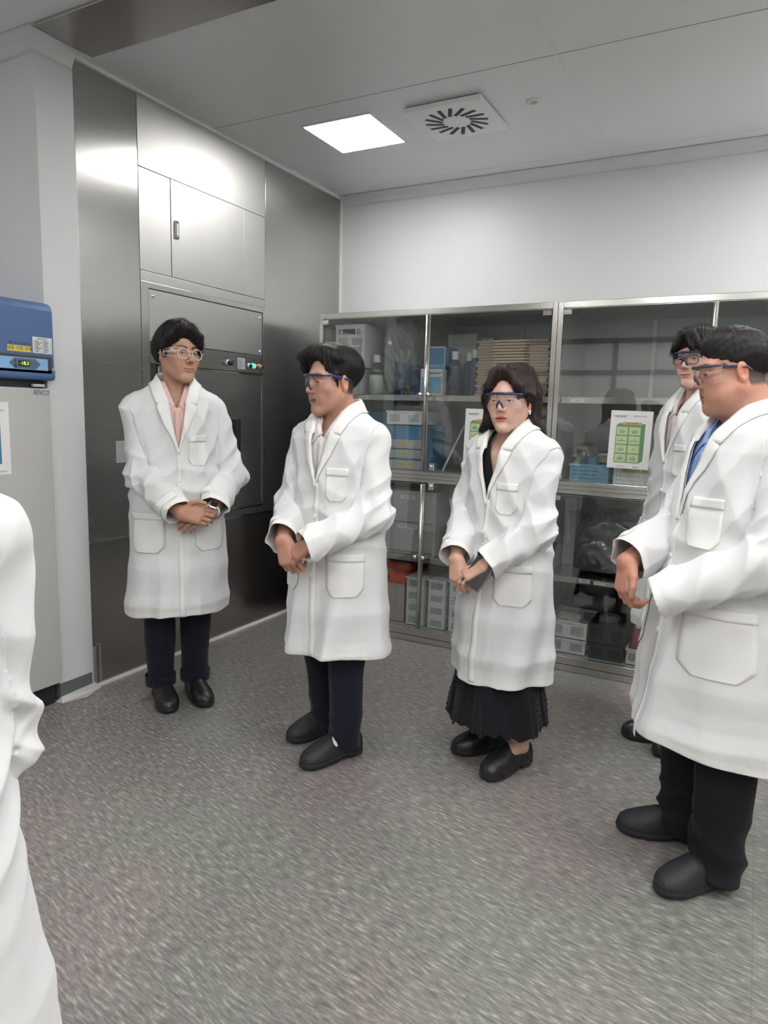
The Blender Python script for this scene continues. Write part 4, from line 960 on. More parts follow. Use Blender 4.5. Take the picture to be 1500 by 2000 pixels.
# ------------------------------------------------------------------ people
def ik(S, W, l1, l2, pole):
    S = np.array(S, float); W = np.array(W, float); d = W-S; L = np.linalg.norm(d); 
    if L > (l1+l2)*.995: 
        l1 = l2 = L/1.98
    u = d/L; a = (l1*l1-l2*l2+L*L)/(2*L); hgt = math.sqrt(max(l1*l1-a*a, 0)); p = np.array(pole, float); p = nrm(p-u*(p @ u)); return S+u*a+p*hgt
def frame(a, b, ref):
    u = nrm(np.array(b, float)-np.array(a, float)); r = np.array(ref, float); r = nrm(r-u*(r @ u)); return u, r, np.cross(u, r)
def make_person(K):
    Hh = K['H']; s = Hh/1.70; g = K.get('girth', 1.); seed = K.get('seed', 1); hs = K.get('hs', 1.02)
    px, py = K['pos']; psi = math.radians(K['face'])           # world direction the body faces
    rz = psi-PI/2; cz, sz = math.cos(rz), math.sin(rz)
    def to_local(wx, wy): dx, dy = wx-px, wy-py; return (dx*cz+dy*sz, -dx*sz+dy*cz)
    detail = K.get('detail', 1.); ph = seed*1.7
    female = K.get('female', False); belly = K.get('belly', 0.)
    # torso profile of the coat: z, half width, front, back
    T = np.array(K.get('torso') or [(.20, .222, .185, .155), (.45, .214, .178, .150), (.62, .210, .172, .148), (.80, .206, .164, .145), (.95, .200, .155, .142), (1.10, .196, .148, .140), (1.25, .196, .142, .136), (1.33, .192, .130, .132), (1.385, .165, .108, .116), (1.42, .115, .082, .092), (1.45, .080, .066, .080), (1.50, .064, .056, .070)], float)
    tz = T[:, 0]*s; trx = T[:, 1]*g*s**.5*K.get('flare', np.ones(len(T))); tyf = T[:, 2]*g+belly*np.exp(-((T[:, 0]-1.0)/.22)**2); tyb = T[:, 3]*g
    yc = -.015; zb = K.get('zbutton', 1.165)*s; hem = K['hem']; lean = K.get('lean', 0.)
    def loft(P, o=0., ex=2.3):
        z = P[:, 2]; rx = np.interp(z, tz, trx)+o; y = P[:, 1]-yc-lean*(z-.9*s); ry = np.where(y > 0, np.interp(z, tz, tyf), np.interp(z, tz, tyb))+o
        x = P[:, 0]; k = ((np.abs(x)/rx)**ex+(np.abs(y)/ry)**ex)**(1/ex)+1e-6; r = np.sqrt(x*x+y*y)+1e-6
        d = r-r/k; return np.maximum(d, z-1.50*s)
    shx, shz = .158*g**.6*s**.5, (1.340)*s
    Rsh = K.get('shr', .048)
    def torso(P, o=0.):
        X = np.stack([np.abs(P[:, 0]), P[:, 1]-lean*(P[:, 2]-.9*s), P[:, 2]], 1)
        return smin(loft(P, o), cone(X, (.045, -.016, 1.405*s), (shx, -.012, shz), .046+o, Rsh+o), .045)
    def fold(P):
        x, y, z = P[:, 0], P[:, 1], P[:, 2]; th = np.arctan2(x, y-yc); zz = z/s
        low = sstep(1.0, .45, zz); up = sstep(.95, 1.2, zz)*sstep(1.42, 1.3, zz)
        w1 = wav(P, (7, 5, 4), ph); w2 = wav(P, (-11, 9, 6), ph*2)
        a = .016*low*np.sin(5*th+1.5*w1+1.2*zz*2+ph)+.006*low*ridge(11*th+2.5*w1+4*zz+ph)
        b = .012*up*(ridge(th*7+zz*26+2.2*w1+ph)-.5)*sstep(.15, .7, np.abs(th)); b2 = .007*up*(ridge(-th*9+zz*22+1.6*w2+ph)-.5)
        c = .0075*np.exp(-((zz-1.0)/.13)**2)*(ridge(zz*62+th*5*np.sign(x)+2.5*w1)-.5)
        e = .003*w2*w1
        tent = lambda v, w: np.clip(1-np.abs(v)/w, 0, 1)
        cr = .008*low*(tent(zz-.66, .06)+tent(zz-.50, .05)+tent(np.abs(x)-.085, .045)*(y > 0)*1.3+tent(th-ph*.3, .25)+tent(y-.01, .05)*.8)
        return (a+1.5*(b+b2+c)+e+cr)*K.get('foldk', 1.)
    def tcoat(P): return torso(P)-fold(P)
    # arms
    SH = {+1: np.array([shx*1.02, -.012+lean*.45*s, shz-.012]), -1: np.array([-shx*1.02, -.012+lean*.45*s, shz-.012])}
    W = {+1: np.array(K['wr'], float), -1: np.array(K['wl'], float)}
    l1, l2 = K.get('l1', .285)*s, K.get('l2', .255)*s
    E_ = {q: ik(SH[q], W[q], l1, l2, K.get('pole', {}).get(q, (q*.7, -.8, -.45))) for q in (1, -1)}
    rs = K.get('rs', (.066, .062, .056)); rs = (rs[0]*.80, rs[1], rs[2])
    def sleeve(q):
        S, E, Wt = SH[q], E_[q], W[q]; u1, r1, v1 = frame(S, E, (0, 1, 0)); u2, r2, v2 = frame(E, Wt, (0, 0, 1))
        L1 = np.linalg.norm(E-S); L2 = np.linalg.norm(Wt-E); cuff = Wt+u2*K.get('cuffx', {}).get(q, -.005)
        def sd(P, disp=True):
            d1 = cone(P, S, E, rs[0], rs[1]); d2 = cone(P, E, cuff+u2*.05, rs[1], rs[2])
            q1 = P-S.astype(f32); t1 = q1 @ u1.astype(f32); a1 = np.arctan2(q1 @ v1.astype(f32), q1 @ r1.astype(f32))
            q2 = P-E.astype(f32); t2 = q2 @ u2.astype(f32); a2 = np.arctan2(q2 @ v2.astype(f32), q2 @ r2.astype(f32))
            if disp:
                w1 = wav(P, (13, 9, 15), ph+q); w2 = wav(P, (-9, 17, 11), ph-q)
                e1 = .35+np.exp(-((t1-L1)/.09)**2)+.5*np.exp(-((t1-.02)/.07)**2); e2 = .35+np.exp(-((t2-.02)/.09)**2)+.35*np.exp(-((t2-L2)/.06)**2)
                f1 = 1.8*(.0085*e1*(ridge(t1*58+a1*2.0*q+2.6*w1+ph)-.5)+.0055*e1*(ridge(t1*33-a1*2.0+2*w2)-.5)+.0035*w1*w2)
                f1x = .0055*(ridge(a1*3+t1*16+2.2*w2+ph)-.4)*(1-.3*e1); f2x = .0060*(ridge(a2*4+t2*13*q+2.5*w1+ph)-.4)
                f2 = 1.8*(.0095*e2*(ridge(t2*52-a2*2.0*q+2.4*w2+ph)-.5)+.0060*e2*(ridge(t2*30+a2*3.0+2*w1)-.5)+.0035*w1*w2)
                d1 = d1-f1-f1x; d2 = d2-f2-f2x
            if disp == 'up': return d1
            if disp == 'plain': return cone(P, S, E, rs[0], rs[1])
            if disp == 'both': return d1, d2
            return smin(d1, d2, .045)
        def cl(P): return -((P-cuff.astype(f32)) @ u2.astype(f32))
        return sd, cl, u2, r2, v2, cuff, E
    SL = {q: sleeve(q) for q in (1, -1)}
    def kk(P, q): return (.003+.042*np.exp(-(((P-SH[q].astype(f32))**2).sum(1)/.012))).astype(f32)
    def tbl(P):
        d = tcoat(P)
        for q in (1, -1): d = smin(d, SL[q][0](P, 'up'), kk(P, q))
        return d
    def tcl(P):
        t = torso(P); return np.minimum(SL[1][0](P, 'plain')-t, SL[-1][0](P, 'plain')-t)+.003
    def sbl(q):
        def fn(P):
            return smin(SL[q][0](P), tcoat(P), kk(P, q))+.0035*sstep(.030, .0, c2(P))
        def c2(P):
            w = np.exp(-((P-SH[q].astype(f32))**2).sum(1)/.025); return w*(torso(P)-SL[q][0](P, 'plain'))+(1-w)*(tcoat(P)-SL[q][0](P)+.010)+.003
        return fn, c2
    # ------------- body : one mesh
    hc = np.array([0., K.get('hy', .015)+lean*.7, Hh-.016-.133*hs]); 
    hyaw, hp, hr = K.get('head', (0, 0, 0)); Rm = rotm(hyaw, hp, hr)
    hc = hc+np.array([0, 0, 0]); G_ = K.get('g', {})
    piv = np.array([0, -.03, -.09]); hc = hc+piv-Rm @ piv
    Rf = Rm.astype(f32); toH = lambda P: ((P-hc.astype(f32)) @ Rf)/hs
    fromH = lambda Q: (np.asarray(Q) @ Rm.T)*hs+hc
    nb = np.array([0, -.028+lean*.5, 1.38*s]); nt_ = fromH([0, -.022, -.055]); nr = K.get('neck', .055)
    def upper(P):
        d = head_sdf(toH(P), G_)*hs
        d = smin(d, cone(P, nt_, nb, nr, nr*1.10), .022)
        X = np.stack([np.abs(P[:, 0]), P[:, 1], P[:, 2]], 1)
        d = smin(d, cone(X, (.02, -.02+lean*.5, 1.375*s), (.13*g**.5, -.012+lean*.45*s, 1.35*s), .045, .05), .05)
        d = smin(d, smax(loft(P, -.034), P[:, 2]-1.37*s, .07), .04)
        return d
    zlo = 1.19*s
    hl = fromH([0, 0, 0]); lo = (-.19*g, min(-.15*g, hl[1]-.125), zlo); hi = (.19*g, max(.15*g, hl[1]+.135), hl[2]+.15)
    V, F = nets(lambda P: np.maximum(upper(P), zlo+.006-P[:, 2]), lo, hi, .0026 if detail > .5 else .006)
    base = K['skin']; col = skin_tone(toH(V), base, G_)
    col[toH(V)[:, 2] < -.125] = base
    VV = [V]; FF = [F]; CC = [col]; nvt = len(V)
    # arms and hands
    for q in (1, -1):
        if K.get('hidehand') == q and False: continue
        hd = K['hands'][q]; Bn = hand_bones(W[q], hd['f'], hd['n'], q, hd.get('curl', (35, 40, 25)), hd.get('spread', 1.), hd.get('thumb', (.45, .75, -.35)), hd.get('s', 1.0), hd.get('tc', .3))
        E = E_[q]; aw = hd.get('aw', .027)
        fn = lambda P: smin(hand_sdf(P, Bn), cone(P, E, W[q], .040, aw), .016)
        pts = np.array([b[0] for b in Bn]+[b[1] for b in Bn]+[W[q]-(W[q]-E)*.35]); lo = pts.min(0)-.03; hi = pts.max(0)+.03
        V, F = nets(fn, lo, hi, .0022 if detail > .5 else .005)
        c = np.tile(np.array(base)*np.array([1.0, .92, .90]), (len(V), 1))
        for bb in Bn:
            if bb[4] != 'palm': 
                dd = np.linalg.norm(V-bb[0], axis=1); c = c*(1-.12*np.exp(-(dd/.008)**2))[:, None]
        VV.append(V); CC.append(c); FF.append(F+nvt); nvt += len(V)
        fn2 = lambda P: smin(cone(P, SH[q], E, .050, .042), cone(P, E, W[q]-(W[q]-E)*.2, .042, .032), .02)
        pts = np.array([SH[q], E, W[q]]); V, F = nets(fn2, pts.min(0)-.06, pts.max(0)+.06, .011, c=3); VV.append(V); CC.append(np.tile(base, (len(V), 1))); FF.append(F+nvt); nvt += len(V)
    # legs
    feet = {}
    for q in (1, -1):
        (tx, ty), (hx, hy_) = [to_local(*p) for p in K['feetw'][q]] if 'feetw' in K else [to_local(*ground(p)) for p in K['feet'][q]]
        d = nrm((tx-hx, ty-hy_)); c = np.array([(tx+hx)/2, (ty+hy_)/2]); feet[q] = (c, d)
    SL_ = K.get('shoe', .285)
    hipz = .86*s; legs = {}
    for q in (1, -1):
        c, d = feet[q]; an = np.array([c[0]-d[0]*.065, c[1]-d[1]*.065, .10]); hip = np.array([q*.088*g, -.01, hipz]); kn = (hip+an)/2+np.array([0, .022, .0]); legs[q] = (hip, kn, an)
    def lower(P):
        d = ell(P, (0, -.02, hipz+.06), (.15*g, .11*g, .14))
        for q in (1, -1):
            hip, kn, an = legs[q]; c, dd = feet[q]
            l = smin(cone(P, hip, kn, .076*g, .052), cone(P, kn, an, .052, .034), .03); calf = kn*.62+an*.38-np.array([dd[0], dd[1], 0])*.016
            l = smin(l, ell(P, calf, (.042, .045, .11)), .03)
            toe = np.array([c[0]+dd[0]*.085, c[1]+dd[1]*.085, .042]); heel = np.array([an[0]-dd[0]*.03, an[1]-dd[1]*.03, .05])
            l = smin(l, smin(cone(P, an, toe, .034, .026), cone(P, an, heel, .034, .026), .02), .02)
            d = smin(d, l, .03)
        return d
    fx = [legs[q][2][0] for q in (1, -1)]; fy = [legs[q][2][1] for q in (1, -1)]
    lo = (min(fx+[-.2*g])-.14, min(fy+[-.15*g])-.15, .0); hi = (max(fx+[.2*g])+.14, max(fy+[.15*g])+.2, hipz+.22)
    V, F = nets(lower, lo, hi, .0075 if K.get('skirt') else .012, c=3); VV.append(V); CC.append(np.tile(np.array(base)*.9, (len(V), 1))); FF.append(F+nvt); nvt += len(V)
    body = mesh_obj('person', np.concatenate(VV), np.concatenate(FF), M['skin'], None, col=np.concatenate(CC))
    body.location = (px, py, 0); body.rotation_euler = (0, 0, rz); tag(body, K['label'], 'person', 'people in white lab coats')
    # ------------- eyes
    if detail > .5:
        gz = K.get('gaze', (0, 0))
        for q in (1, -1):
            c = np.array([q*.0308, .0708, .0056]); look = nrm((math.sin(math.radians(gz[0]))*1., math.cos(math.radians(gz[0])), gz[1]))
            n, m_ = 20, 20; vs = []; fs = []; mi = []
            u = look; a = nrm(np.cross(u, (0, 0, 1))); b_ = np.cross(a, u)
            for i in range(m_+1):
                p = PI*i/m_
                for k in range(n): t = 2*PI*k/n; vs.append(c+.0128*(u*math.cos(p)+(a*math.cos(t)+b_*math.sin(t))*math.sin(p)))
            for i in range(m_):
                for k in range(n): fs.append((i*n+k, (i+1)*n+k, (i+1)*n+(k+1) % n, i*n+(k+1) % n)); mi.append(1 if i < 2 else 0)
            # iris radius: first rings (about 26 deg)
            mi = [1 if (j//n) <= 2 else 0 for j in range(len(fs))]
            mesh_obj('eye', fromH(vs), np.array(fs), [M['eyew'], M['iris']], body, mi=np.array(mi))
    # ------------- hair
    hm = M[K.get('hairm', 'hair')]
    fnh = lambda P: hair_sdf(toH(P), K['hair'])*hs
    V, F = nets(fnh, hl-np.array([.15, .17, .17]), hl+np.array([.15, .15, .19]), .0026 if detail > .5 else .006)
    ho = mesh_obj('hair', V, F, hm, body)
    if detail > .5: strands(ho, V, F, toH, Rm, hm, body, seed, K['hair'])
    # ------------- coat
    def vcut(P):
        z = P[:, 2]; w_ = np.clip((z-zb)/(1.43*s-zb), -.2, 1.2); wid = K.get('vw', .072)*w_; X = np.abs(P[:, 0]-0.)
        vee = np.where(P[:, 1] > -.0, X-wid, 1.); nk = np.sqrt(P[:, 0]**2+(P[:, 1]+.025-lean*.5)**2)-K.get('nkr', .078); nk = np.where(z > 1.37*s, nk, 1.)
        return np.minimum(np.minimum(vee, nk), K.get('ztop', 1.452)*s-z)
    def hemf(P):
        th = np.arctan2(P[:, 0], P[:, 1]); return P[:, 2]-hem-.006*np.sin(3*th+ph)-K.get('hemtilt', 0.)*P[:, 1]-K.get('hemside', 0.)*P[:, 0]
    mx = float(trx.max())+.05; lo = (-mx, -float(tyb.max())-.06-abs(lean)*.6, hem-.03); hi = (mx, float(tyf.max())+.06+abs(lean)*.6, 1.50*s)
    V, F = nets(tbl, lo, hi, .0055 if detail > .5 else .009)
    V, F = clip(V, F, lambda P: np.minimum(np.minimum(vcut(P), hemf(P)), tcl(P)))
    hb = hemf(V); bt = 1-sstep(.022, .027, hb)
    coat = mesh_obj('lab_coat', V, F, M['coat'], body, col=np.stack([bt]*3, 1), solid=.0024, off=-1)
    for q in (1, -1):
        sd, cl, u2, r2, v2, cuff, E = SL[q]
        pts = np.array([SH[q], E, W[q]]); sb_, sc_ = sbl(q); V, F = nets(sb_, pts.min(0)-.11, pts.max(0)+.11, K.get('vs', .0044)); V, F = clip(V, F, lambda P: np.minimum(cl(P), sc_(P)))
        bt = 1-sstep(.019, .024, cl(V))
        mesh_obj('sleeve', V, F, M['coat'], coat, col=np.stack([bt]*3, 1), solid=.0024, off=-1)
        # cuff strap with button
        if detail > .5:
            st = K.get('strap', {}).get(q, (20, 150)); n = 26; rows = []
            for i in range(n+1):
                a = math.radians(st[0]+(st[1]-st[0])*i/n); dr = -(r2*math.cos(a)+v2*math.sin(a)); endp = 1 if i < n-1 else (.55 if i == n-1 else .12)
                rows.append([(cuff-u2*(.052+(k-.5)*.040*endp)-dr*.15, dr) for k in (0, .25, .5, .75, 1)])
            O = np.array([[c_[0] for c_ in r_] for r_ in rows]).reshape(-1, 3); D = np.array([[c_[1] for c_ in r_] for r_ in rows]).reshape(-1, 3)
            P_s = march(sd, O, D, .003, .16).reshape(n+1, 5, 3); grid_obj('cuff_strap', P_s, M['coat2'], coat, .003, 0)
            bp = P_s[n-3, 2]; bn = -D.reshape(n+1, 5, 3)[n-3, 2]; disc(bp+bn*.003, bn, .0085, coat)
    # ------------- patches projected on the coat front
    def proj_pts(SZ, off):
        """SZ: (..,2) arc position to the person's right (m, from centre front) and height"""
        SZ = np.asarray(SZ, float); sh_ = SZ.shape[:-1]; sz_ = SZ.reshape(-1, 2); th = sz_[:, 0]/(.185*g); z = sz_[:, 1]
        yl = yc+lean*(z-.9*s)
        O = np.stack([np.sin(th)*.45, yl+np.cos(th)*.45, z], 1); D = np.stack([-np.sin(th), -np.cos(th), 0*th], 1)
        return march(tcoat, O, D, off, .44).reshape(*sh_, 3)
    def panel(name, L, R, n, off, mtl, th=.0022, nc=6, offs=None, par=None):
        L = np.array(L, float); R = np.array(R, float); t = np.linspace(0, len(L)-1, n); ii = np.arange(len(L))
        Li = np.stack([np.interp(t, ii, L[:, k]) for k in (0, 1)], 1); Ri = np.stack([np.interp(t, ii, R[:, k]) for k in (0, 1)], 1)
        w_ = np.linspace(0, 1, nc); SZ = Li[:, None, :]*(1-w_)[None, :, None]+Ri[:, None, :]*w_[None, :, None]
        G2 = proj_pts(SZ, off)
        if offs is not None:
            ctr = np.array([0, yc, 0]); dirn = G2-np.array([0, yc, 0]); dirn[..., 2] = 0; dirn /= np.linalg.norm(dirn, axis=-1, keepdims=True)+1e-9
            G2 = G2+dirn*np.asarray(offs)[None, :, None]
        return grid_obj(name, G2, mtl, par or coat, th, 1.)
    z_ = lambda v: v*s
    vw = K.get('vw', .072)
    for q in (1, -1):
        # lapel, notch below the collar
        zt = K.get('zgorge', 1.352)*s+.012; zn = zt-.010*s
        inn = [(q*vw*.98*(z-zb)/(1.43*s-zb), z) for z in np.linspace(zt, zb-.012, 9)]
        wv_ = K.get('lapw', 1.)
        outz = [zt-.002, zt-.003, zn-.004, zn-.012*s, zn-.040*s, zn-.078*s, zn-.112*s, zb+.03, zb-.018]
        outs = [.085, .102, .112*wv_, .116*wv_, .100*wv_, .076*wv_, .050*wv_, .022, .004]
        out = [(q*o_*g**.5, zz) for o_, zz in zip(outs, outz)]
        panel('lapel', inn, out, 34, .0035, M['coat2'], .0028, 8, offs=[0, .004, .006, .006, .005, .004, .003, .0015])
    # collar ring falling over the shoulders
    yl = -.022+lean*.52
    def collar_mesh(name, surf, r0, zr, endv, endt, off, wd, mtl, par, th, drop):
        n = 34; rows = []; a1 = math.radians(78)
        def push(P, off):
            P = np.asarray(P, f32).copy()
            for _ in range(3):
                d_ = surf(P); m_ = d_ < off
                if not m_.any(): break
                gr = ngrad(surf, P[m_]); P[m_] += gr*((off-d_[m_])/np.maximum(np.linalg.norm(gr, axis=1), .3)**2)[:, None]
            return P
        for i in range(n+1):
            a = a1+(2*PI-2*a1)*i/n; f = min(1, max(0, (.5-.5*math.cos(a))/.9)); ca, sa = math.cos(a), math.sin(a)
            zf = (zr+.034*f)*s; fo = np.array([sa*r0, yl+ca*(r0+.006), zf]); ro = r0+wd; ou = np.array([sa*(ro+.012*(1-f)), yl+ca*ro, zf-drop])
            rows.append([fo-np.array([sa*.003, ca*.003, .030]), fo-np.array([sa*.002, ca*.002, .012]), fo+np.array([0, 0, .002]), fo*.8+ou*.2+np.array([sa*.004, ca*.004, .006]), fo*.5+ou*.5+np.array([sa*.004, ca*.004, .006]), fo*.2+ou*.8, ou])
        for q in (1, -1):
            vi, ti = endv(q), endt(q); end = [vi-np.array([q*.006, .012, -.004]), vi-np.array([q*.003, .005, -.001]), vi, vi*.8+ti*.2, vi*.5+ti*.5, vi*.2+ti*.8, ti]
            st_ = rows[0] if q > 0 else rows[-1]; ex = []
            for k in range(1, 11):
                t = k/10; bl = []
                for j in range(7):
                    A0 = np.array(st_[j]); A2 = np.array(end[j]); ctl = np.array([A0[0]*.55+A2[0]*.45+q*.006, A0[1]*.30+A2[1]*.70+.004, A0[2]*.62+A2[2]*.38]); bl.append((1-t)**2*A0+2*t*(1-t)*ctl+t*t*A2)
                ex.append(bl)
            rows = (ex[::-1]+rows) if q > 0 else (rows+ex)
        R_s = np.array(rows); sh0 = R_s[:, 2:].shape; R_s[:, 2:] = push(R_s[:, 2:].reshape(-1, 3), off).reshape(sh0)
        grid_obj(name, R_s, mtl, par, th, 0)
    zg = K.get('zgorge', 1.352)*s; xg = vw*(zg-zb)/(1.43*s-zb); tipx, tipz = K.get('tip', (.118, 1.352))
    collar_mesh('collar', tcoat, .067*g**.3, 1.452, lambda q: proj_pts([[q*xg, zg]], .007)[0], lambda q: proj_pts([[q*tipx*g**.5, tipz*s]], .007)[0], .0055, .030, M['coat2'], coat, .003, .048)
    # front edge, buttons
    panel('front_placket', [(.002*K.get('pl', -1)+.012, z) for z in np.linspace(zb, hem+.004, 14)], [(.002*K.get('pl', -1)-.014, z) for z in np.linspace(zb, hem+.004, 14)], 80, .0012, M['coat2'], .0016, 3)
    for k in range(K.get('nb', 4)):
        zz = zb-.012-.115*s*k
        if zz < hem+.12: break
        pt = proj_pts([[0, zz]], .005)[0]; disc(pt, nrm((0, 1, .0)), .0092, coat)
    # pockets
    def pocket(s0, s1, z0, z1, cut, name='pocket'):
        cz_ = cut; rows_ = [z1, z1-(z1-z0)*.4, z0+cz_, z0+cz_*.5, z0]
        panel(name, [(s0, rows_[0]), (s0, rows_[1]), (s0, rows_[2]), (s0+cz_*.45*np.sign(s1-s0), rows_[3]), (s0+cz_*np.sign(s1-s0), rows_[4])], [(s1, rows_[0]), (s1, rows_[1]), (s1, rows_[2]), (s1-cz_*.45*np.sign(s1-s0), rows_[3]), (s1-cz_*np.sign(s1-s0), rows_[4])], 30, .0035, M['coat2'], .0024, 12)
        panel('pocket_band', [(s0, z1), (s0, z1-.028)], [(s1, z1), (s1, z1-.028)], 5, .0062, M['coat2'], .0022, 12)
    for pk in K.get('pockets', [(-.055, -.150, 1.10, 1.225, .022), (-.070, -.215, .735, .90, .028), (.070, .215, .735, .90, .028)]):
        pocket(pk[0]*g, pk[1]*g, pk[2]*s, pk[3]*s, pk[4])
    for pk in K.get('slits', []): panel('side_vent_placket', [(pk[0]*g, pk[3]*s), (pk[0]*g, pk[2]*s)], [(pk[1]*g, pk[3]*s), (pk[1]*g, pk[2]*s)], 16, .0035, M['coat2'], .002, 4)
    # ------------- shirt under the coat
    sm_ = M[K['shirt']]
    if K.get('vneck'):
        svc = lambda P: np.minimum(np.where(P[:, 1] > 0, np.abs(P[:, 0]+.012)-.055*np.clip((P[:, 2]-1.235*s)/(.16*s), -.2, 1.4), np.sqrt(P[:, 0]**2+(P[:, 1]+.02)**2)-.085), 1.)
        V, F = nets(lambda P: np.maximum(loft(P, -.020), P[:, 2]-1.42*s), (-.2, -.17, 1.10*s), (.2, .17, 1.43*s), .006); V, F = clip(V, F, svc)
        mesh_obj('top', V, F, sm_, body, solid=.002, off=-1)
    else:
        svc = lambda P: np.where(P[:, 2] > 1.33*s, np.sqrt(P[:, 0]**2+(P[:, 1]+.022-lean*.5)**2)-(.071*g**.3), 1.)
        svo = lambda P: np.minimum(svc(P), np.where(P[:, 1] > 0, np.abs(P[:, 0])-.026*np.clip((P[:, 2]-K.get('shopen', 1.325)*s)/(.07*s), -.2, 2), 1.))
        V, F = nets(lambda P: loft(P, -.016), (-.19*g, -.17*g-abs(lean)*.4, 1.10*s), (.19*g, .17*g+.05+abs(lean)*.4, 1.46*s), .006); V, F = clip(V, F, svo)
        so = mesh_obj('shirt', V, F, sm_, body, solid=.002, off=-1)
        # shirt collar leaves
        shf = lambda P: loft(P, -.016)
        so_ = K.get('shopen', 1.335)*s
        def shp(x, z, off): return march(shf, np.array([[x, .45, z]]), np.array([[0, -1., 0]]), off, .45)[0]
        collar_mesh('shirt_collar', lambda P: np.minimum(shf(P), upper(P)+.001), .061*g**.3, 1.425, lambda q: shp(q*.012, so_+.012, .006), lambda q: shp(q*.050, so_-.030, .006), .0025, .016, sm_, so, .0018, .034)
        plo = []
        for zz in np.linspace(K.get('shopen', 1.325)*s, 1.12*s, 12): 
            O = np.array([[.012, .4, zz], [-.012, .4, zz]]); plo.append(march(shf, O, np.array([[0, -1., 0]]*2), .003, .4))
        grid_obj('shirt_placket', np.array(plo), sm_, so, .0012, 0)
    # ------------- trousers or skirt
    cm = M[K.get('clogm', 'clog')]
    if K.get('skirt'):
        zh = K['skirt']
        def sk(P):
            z = P[:, 2]; th = np.arctan2(P[:, 0], P[:, 1]); rr = np.interp(z, [zh, .42, .9], [.208, .168, .13]); r = np.sqrt(P[:, 0]**2+(P[:, 1]*1.18)**2)+1e-6
            w1 = wav(P, (9, 7, 5), 2.); fl = .010*np.sin(th*9+1.8*w1)+.006*ridge(th*31+3*w1)+.004*np.sin(th*57+6*z*20+3*w1)*np.sin(z*140+3*w1)
            return (r-rr-fl*sstep(.5, .25, z))*.85
        V, F = nets(lambda P: np.maximum(sk(P), P[:, 2]-.88), (-.27, -.25, zh-.04), (.27, .25, .9), .005)
        V, F = clip(V, F, lambda P: P[:, 2]-zh-.010*np.sin(7*np.arctan2(P[:, 0], P[:, 1]))-.006*np.sin(23*np.arctan2(P[:, 0], P[:, 1]))-.04*sstep(.0, -.15, P[:, 1]))
        mesh_obj('skirt', V, F, M['skirt'], body, solid=.002, off=-1)
    else:
        tw = K.get('tw', 1.); zh = K.get('trhem', .075)
        def tr(P):
            w1 = wav(P, (11, 7, 9), ph); w2 = wav(P, (-6, 13, 12), ph); d = ell(P, (0, -.02, hipz+.05), (.165*g, .125*g, .15))
            for q in (1, -1):
                hip, kn, an = legs[q]; a2 = an*1.0; a2[2] = zh-.02; a2 = a2+np.array([0, 0, 0])
                l = smin(cone(P, hip, kn, .092*g, .074*tw), cone(P, kn, a2, .074*tw, .062*tw), .03); z = P[:, 2]; th = np.arctan2(P[:, 0]-an[0], P[:, 1]-an[1])
                l = l-(.0065*(.12+1.2*sstep(.30, .10, z))*(ridge(z*60+th*1.6*q+3.2*w1+1.5*w2)-.5)*K.get('trf', .7)+.004*w1*w2+.003*np.exp(-(np.abs(th)/.12)**2))
                d = smin(d, l, .02)
            return d
        V, F = nets(tr, lo := (min(fx+[-.2*g])-.13, min(fy+[-.16*g])-.13, zh-.03), (max(fx+[.2*g])+.13, max(fy+[.16*g])+.13, hipz+.14), .006)
        V, F = clip(V, F, lambda P: P[:, 2]-zh-K.get('hemback', -.15)*0-.0*P[:, 1])
        mesh_obj('trousers', V, F, M[K.get('trousers', 'navy')], body, solid=.002, off=-1)
        if K.get('turnup'):
            for q in (1, -1):
                hip, kn, an = legs[q]; rows = []
                for i in range(33):
                    a = 2*PI*i/32; dr = np.array([-math.cos(a), -math.sin(a), 0.]); cc = np.array([an[0], an[1], 0]); r_ = []
                    for zz in (zh+.045, zh+.040, zh+.02, zh-.004): r_.append(cc+np.array([0, 0, zz])-dr*(.13))
                    O = np.array(r_); one_ = lambda P: cone(P, kn, np.array([an[0], an[1], zh-.02]), .074*tw, .062*tw)
                    r2_ = march(one_, O, np.array([dr]*4), .005, .13); rows.append(r2_)
                grid_obj('turn_up', np.array(rows), M[K.get('trousers', 'navy')], body, .003, 1)
        if K.get('socks'):
            for q in (1, -1):
                hip, kn, an = legs[q]; c, dd = feet[q]
                def sk2(P): return smin(cone(P, an+np.array([0, 0, .06]), an, .039, .037), cone(P, an, (c[0]+dd[0]*.03, c[1]+dd[1]*.03, .06), .037, .032), .02)
                V, F = nets(sk2, an-np.array([.1, .1, .07]), an+np.array([.1, .1, .11]), .005); mesh_obj('sock', V, F, M['sock'], body)
